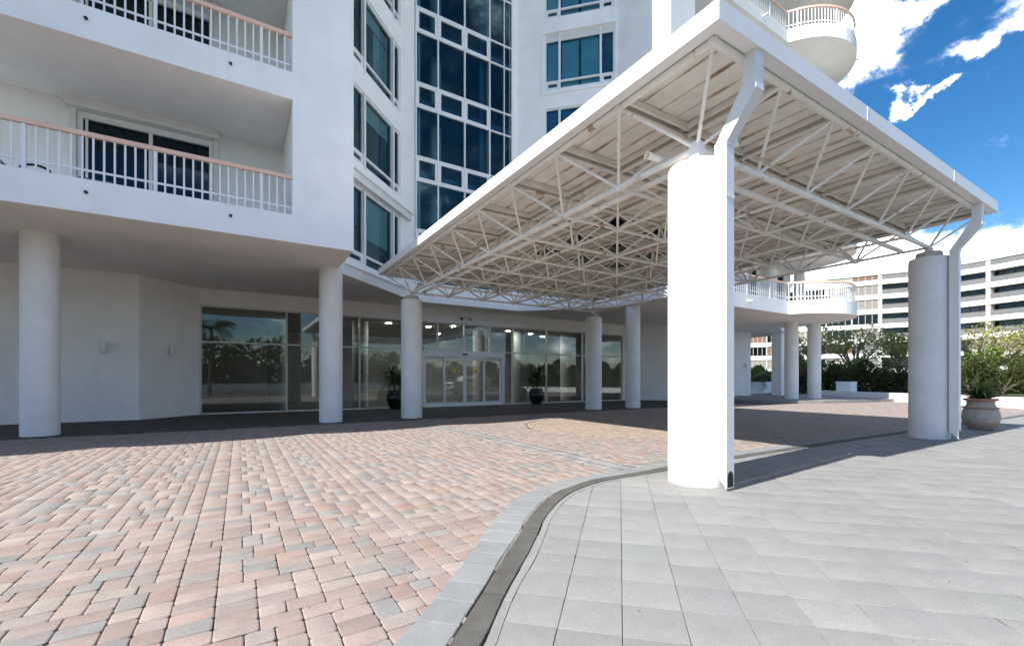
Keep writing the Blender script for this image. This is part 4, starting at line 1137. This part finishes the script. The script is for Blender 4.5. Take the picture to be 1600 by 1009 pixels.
for X, Y, h, r, lb in [(22.2,41,2.1,1.5,'green shrub under the tower just left of the square pillar'), (24.3,42,2.3,1.5,'green shrub between square pillar and first far round column'), (26.6,42,2.4,1.5,'green shrub between the two far round columns'), (29.2,44,2.6,1.7,'green shrub right of the rightmost porch column')]:
    tree('leafy_shrub', X, Y, 0, h, r, 1500, .14, 'leafbright', lb, 'shrub', UG, 'barkdark', .1, 1.2)
def palm(X, Y, h, label, n=26, L=1.9, mat='leafgreen', z=0):
    x, y = at(X, Y); rr = random.Random(int(X*13+Y))
    t = thing('palm_tree', label, 'palm tree', (x, y, z))
    m = MB(); px0 = (x, y, z-.1)
    for i in range(6):
        q = (x+.06*h*math.sin(i*.5)*.4, y, z+h*(i+1)/6); m.tube(px0, q, .17-.012*i, 10, .16-.012*i, False); px0 = q
    m.build('trunk', M['barkdark'], t, True)
    for k in range(n):
        yaw = k*2.399; el = rr.uniform(-.5, 1.2); V = []; F = []; a = el; cx_, cz_ = 0, 0
        ca, sa = math.cos(yaw), math.sin(yaw); ns = 9; base = Vector(px0)
        for i in range(ns):
            s = i/ns; ll = L*.36*math.sin(math.pi*(s*.85+.12))
            for sd in (-1, 1):
                for kk in range(2):
                    c0 = cx_+kk*L/ns*.5
                    b0 = [(c0,0,cz_),(c0+.05,0,cz_),(c0+ll*.55, sd*ll, cz_-ll*.35),(c0+ll*.52, sd*ll*.98, cz_-ll*.36)]
                    o_ = len(V); V += [(base.x+p*ca-q*sa, base.y+p*sa+q*ca, base.z+r_) for p, q, r_ in b0]; F.append((o_,o_+1,o_+2,o_+3))
            cx_ += L/ns*math.cos(a); cz_ += L/ns*math.sin(a); a -= .22
        tt = rr.random(); big_mesh('frond', V, F, M[mat], t, np.tile([tt,tt,tt,1.], (len(F),1)))
    return t
palm(19.9, 36.5, 1.5, 'short feathery palm under the tower beside the far wall end', 22, 1.5)

# ------------------------------------------------------------------ far condominium
far_b = thing('far_condominium', 'long curved white condominium with dark window bands beyond the trees', 'building', (*at(80, 97), 0))
PL = [(46,119.5),(59,110.9),(65.5,106.7),(72.3,102.4),(76.3,99.9),(80.3,97.3),(84,95),(87.0,92.2),(89.4,89.3),(91.3,85.6),(92.8,80.9),(94.2,76),(95.2,70),(95.8,60)]
PW_ = [at(*q) for q in PL]
FZ = [3.9+3.2*k for k in range(7)]
PLW = PW_[::-1]   # travel so that the left side is inside the building
def inset(line, d):
    n = len(line); out = []
    for i in range(n):
        a = Vector(line[max(0,i-1)]); b = Vector(line[min(n-1,i+1)]); t_ = (b-a).normalized(); out.append((line[i][0]-t_.y*d, line[i][1]+t_.x*d))
    return out
sgn_ = 1
ctr = Vector(at(100, 115))
test = inset(PLW, 1.0)
if (Vector(test[5])-ctr).length > (Vector(PLW[5])-ctr).length: PLW = PW_
for k, z in enumerate(FZ + [26.3]):
    if k < 7: MB().strip(PLW, z-.98, z, 2.2).build('floor_band', M['farwall'], far_b)
    else: MB().strip(PLW, 24.2, 25.6, 2.4).build('roof_parapet', M['farwall'], far_b)
IN = inset(PLW, 1.7)
MB().strip(inset(PLW, 2.1), -.5, 25.0, .3).build('rear_wall', M['farwall2'], far_b)
big = inset(PLW, 2.2); bk = inset(PLW, 12)
MB().prism(PLW+bk[::-1], 24.25, 24.9).build('roof', M['farwall'], far_b)
rr = random.Random(5)
def seg_xf(a, b):
    a, b = Vector(a), Vector(b); d = (b-a).normalized(); nr = Vector((-d.y, d.x))
    return (lambda t_, n_, z_: (a.x+d.x*t_+nr.x*n_, a.y+d.y*t_+nr.y*n_, z_)), (b-a).length
nseg = len(PLW)-1
for s in range(nseg):
    xf, Ls = seg_xf(PLW[s], PLW[s+1])
    idx = s if PLW is PW_ else nseg-1-s          # 0 at the far left end
    for k in range(7):
        z0, z1 = FZ[k], FZ[k]+2.22
        shut = idx in (1, 2, 3, 4)
        nb = max(1, int(round(Ls/4.0)))
        for b in range(nb):
            t0, t1 = Ls*b/nb, Ls*(b+1)/nb
            flush = shut
            n0 = .25 if flush else 1.5
            m = MB(xf)
            m.box(t0, n0-.1, z0, t0+.14, n0+.1, z1); m.box(t1-.14, n0-.1, z0, t1, n0+.1, z1); m.box(t0+.14, n0-.08, z1-.14, t1-.14, n0+.08, z1)
            q = 3 if not flush else 4
            for i in range(1, q): m.box(t0+(t1-t0)*i/q-.05, n0-.08, z0, t0+(t1-t0)*i/q+.05, n0+.08, z1-.14)
            f = m.build('window', M['farframe' if not flush else 'farwall2'], far_b)
            if flush and rr.random() < .8:
                nm = rr.choice(['brown','olive','grey','pale','green','taupe','pale','taupe'])
                MB(xf).box(t0+.14, n0-.03, z0+.05, t1-.14, n0+.03, z1-.14).build('shutter', M['shut_'+nm], f)
            else:
                MB(xf).quad((t0+.14,n0,z0),(t1-.14,n0,z0),(t1-.14,n0,z1-.14),(t0+.14,n0,z1-.14)).build('pane', M['farglass'], f)
                if rr.random() < .5:
                    c0 = t0+.2+rr.random()*(t1-t0)*.5; MB(xf).box(c0, n0+.12, z0+.05, c0+(t1-t0)*.33, n0+.16, z1-.2).build('curtain', M['shut_pale' if rr.random() < .4 else 'shut_grey'], f)
            if not flush:
                r_ = MB(xf); r_.box(t0, .12, z0+.95, t1, .17, z0+1.02); r_.box(t0, .13, z0+.10, t1, .15, z0+.92)
                if k: r_.build('balcony_rail', M['farrail'], far_b)
        if idx in (5, 7, 9): MB(xf).box(-.2, .1, -.3, .5, 2.0, 24.3).build('dividing_wall', M['farwall'], far_b)
a0 = at(93.5, 81)
pb = [at(*q) for q in ((92.4,83.5),(93.9,79.2),(101,81.5),(99.5,86))]
ph = MB().prism(pb, 24.9, 28.9).build('lift_house', M['farwall'], far_b)

# ------------------------------------------------------------------ what the glass reflects: the far side of the forecourt
palm(.35, -3.4-1.2, 5.6, 'tall palm standing behind the viewpoint, mirrored in the lobby glass', 34, 2.1, 'leafdark')
def world_tree(*a, **k): return tree(*a, **k)
for k in range(16):
    X, Y = -26+4.2*k+random.uniform(-1,1), -15-.30*k*random.uniform(.6,1)
    tree('round_tree', X, Y, 0, random.uniform(3.8,6.0), 3.0, 700, .34, 'leafhedge', 'round dark tree mirrored in the lobby glass, %s from the left in its row' % ('first second third fourth fifth sixth seventh eighth ninth tenth eleventh twelfth thirteenth fourteenth fifteenth sixteenth'.split()[k]), 'tree', 'trees mirrored in the lobby glass', 'barkdark', .12, 1.2)
tag(MB().strip([at(-30,-10.5), at(34,-12)], -.1, .85, .3).build('boundary_wall', M['stucco']), 'long low white wall behind the viewpoint, mirrored in the lobby glass', 'wall')
def hedge_mass(name, a, b, h, n, size, mat, label):
    a, b = Vector(at(*a)), Vector(at(*b)); rs = np.random.RandomState(3)
    d = (b-a).normalized(); nr = Vector((-d.y, d.x)); L = (b-a).length
    t_ = rs.uniform(0, L, n); o_ = rs.normal(0, .8, n); top_ = h*(.85+.12*np.sin(t_*.9)+.10*np.sin(t_*2.3+1))
    z = rs.uniform(0, 1, n)**.7*top_
    c = np.c_[a.x+d.x*t_+nr.x*o_, a.y+d.y*t_+nr.y*o_, z]
    u = rs.normal(size=(n,3)); u /= np.linalg.norm(u, axis=1)[:,None]; v = np.cross(u, rs.normal(size=(n,3))); v /= np.linalg.norm(v, axis=1)[:,None]
    s_ = size*rs.uniform(.5,1.3,(n,1)); V = np.stack([c-u*s_, c-v*s_*.5, c+u*s_, c+v*s_*.5], 1).reshape(-1,3)
    tt = np.clip(rs.normal(.5,.25,n), 0, 1)
    return tag(big_mesh(name, V, np.arange(4*n).reshape(-1,4), mat, None, np.c_[tt,tt,tt,np.ones(n)]), label, 'hedge', None, 'stuff')
hedge_mass('hedge', (-60,-19), (60,-22), 3.6, 16000, .42, M['leafhedge'], 'long dark hedge behind the viewpoint, mirrored in the lobby glass')
hedge_mass('hedge', (52,-25), (56,22), 4.6, 9000, .42, M['leafhedge'], 'tall dark hedge added unseen far right of the frame, masking bright sky in the right lobby panes')  # put in out of view to block bright sky mirrored in the glass
hedge_mass('hedge', (22.8,39.3), (34.5,38.0), 2.1, 9000, .12, M['leafhedge'], 'dark continuous hedge between the white pedestal and the right canopy column')
hedge_mass('hedge', (34.6,37.0), (48,37.5), 2.3, 9000, .12, M['leafhedge'], 'dark continuous hedge behind the clay planter')
# white off-road car parked outside the frame, mirrored in the automatic doors
carx, cary = 16.2, -7.4
car = thing('parked_car', 'white off-road car outside the frame, mirrored in the automatic doors', 'car', (carx, cary, 0))
def side_prism(m, prof, y0, y1, tx=0):
    n = len(prof); m.add([(x+carx, cary+y0+(tx if z > 1.15 else 0), z) for x, z in prof]+[(x+carx, cary+y1-(tx if z > 1.15 else 0), z) for x, z in prof], [tuple(range(n)), tuple(range(2*n-1,n-1,-1))]+[(i,n+i,n+(i+1)%n,(i+1)%n) for i in range(n)])
m = MB(); side_prism(m, [(-2.3,.45),(-2.35,.75),(-2.28,1.0),(-1.15,1.12),(-.55,1.68),(1.9,1.72),(2.2,1.1),(2.3,.95),(2.28,.45)], -.95, .95, .14)
body = m.build('body', M['carpaint'], car)
for s in (-1, 1):
    y = cary+s*.875
    m = MB(); m.add([(carx-.95,y+s*.079,1.16),(carx+1.95,y+s*.079,1.16),(carx+1.72,y-s*.062,1.62),(carx-.5,y-s*.062,1.60)], [(0,1,2,3)]); m.build('side_window', M['carglass'], body)
    for x in (-1.45, 1.45):
        wm = MB().tube((carx+x, cary+s*.80, .38), (carx+x, cary+s*.97, .38), .38, 24).build('wheel', M['tyre'], car)
        MB().tube((carx+x, cary+s*.971, .38), (carx+x, cary+s*.985, .38), .23, 16).build('rim', M['metal'], wm)
MB().box(carx-2.38, cary-.7, .62, carx-2.32, cary+.7, .86).build('grille', M['black'], car)

# ------------------------------------------------------------------ fallen leaves and grit on the paving
V, F, T = [], [], []
rr = random.Random(9)
for k in range(26):
    Y = 2.3+rr.random()**1.6*9; X = rr.uniform(-1.1, 1.1)*Y
    x, y = at(X, Y); a = rr.uniform(0, 6.28); l = rr.uniform(.006, .016); wd = l*rr.uniform(.25,.5); o_ = len(V); z = .009
    for px, py, pz in ((-l,0,.001),(0,-wd,.004),(l,0,.002),(0,wd,.006)): V.append((x+px*math.cos(a)-py*math.sin(a), y+px*math.sin(a)+py*math.cos(a), z+pz))
    F.append((o_,o_+1,o_+2,o_+3)); q = rr.random(); T.append((q,q,q,1))
tag(big_mesh('fallen_leaves', V, F, M['leafred'], None, T), 'tiny dry leaves scattered over the paving', 'leaves', None, 'stuff')
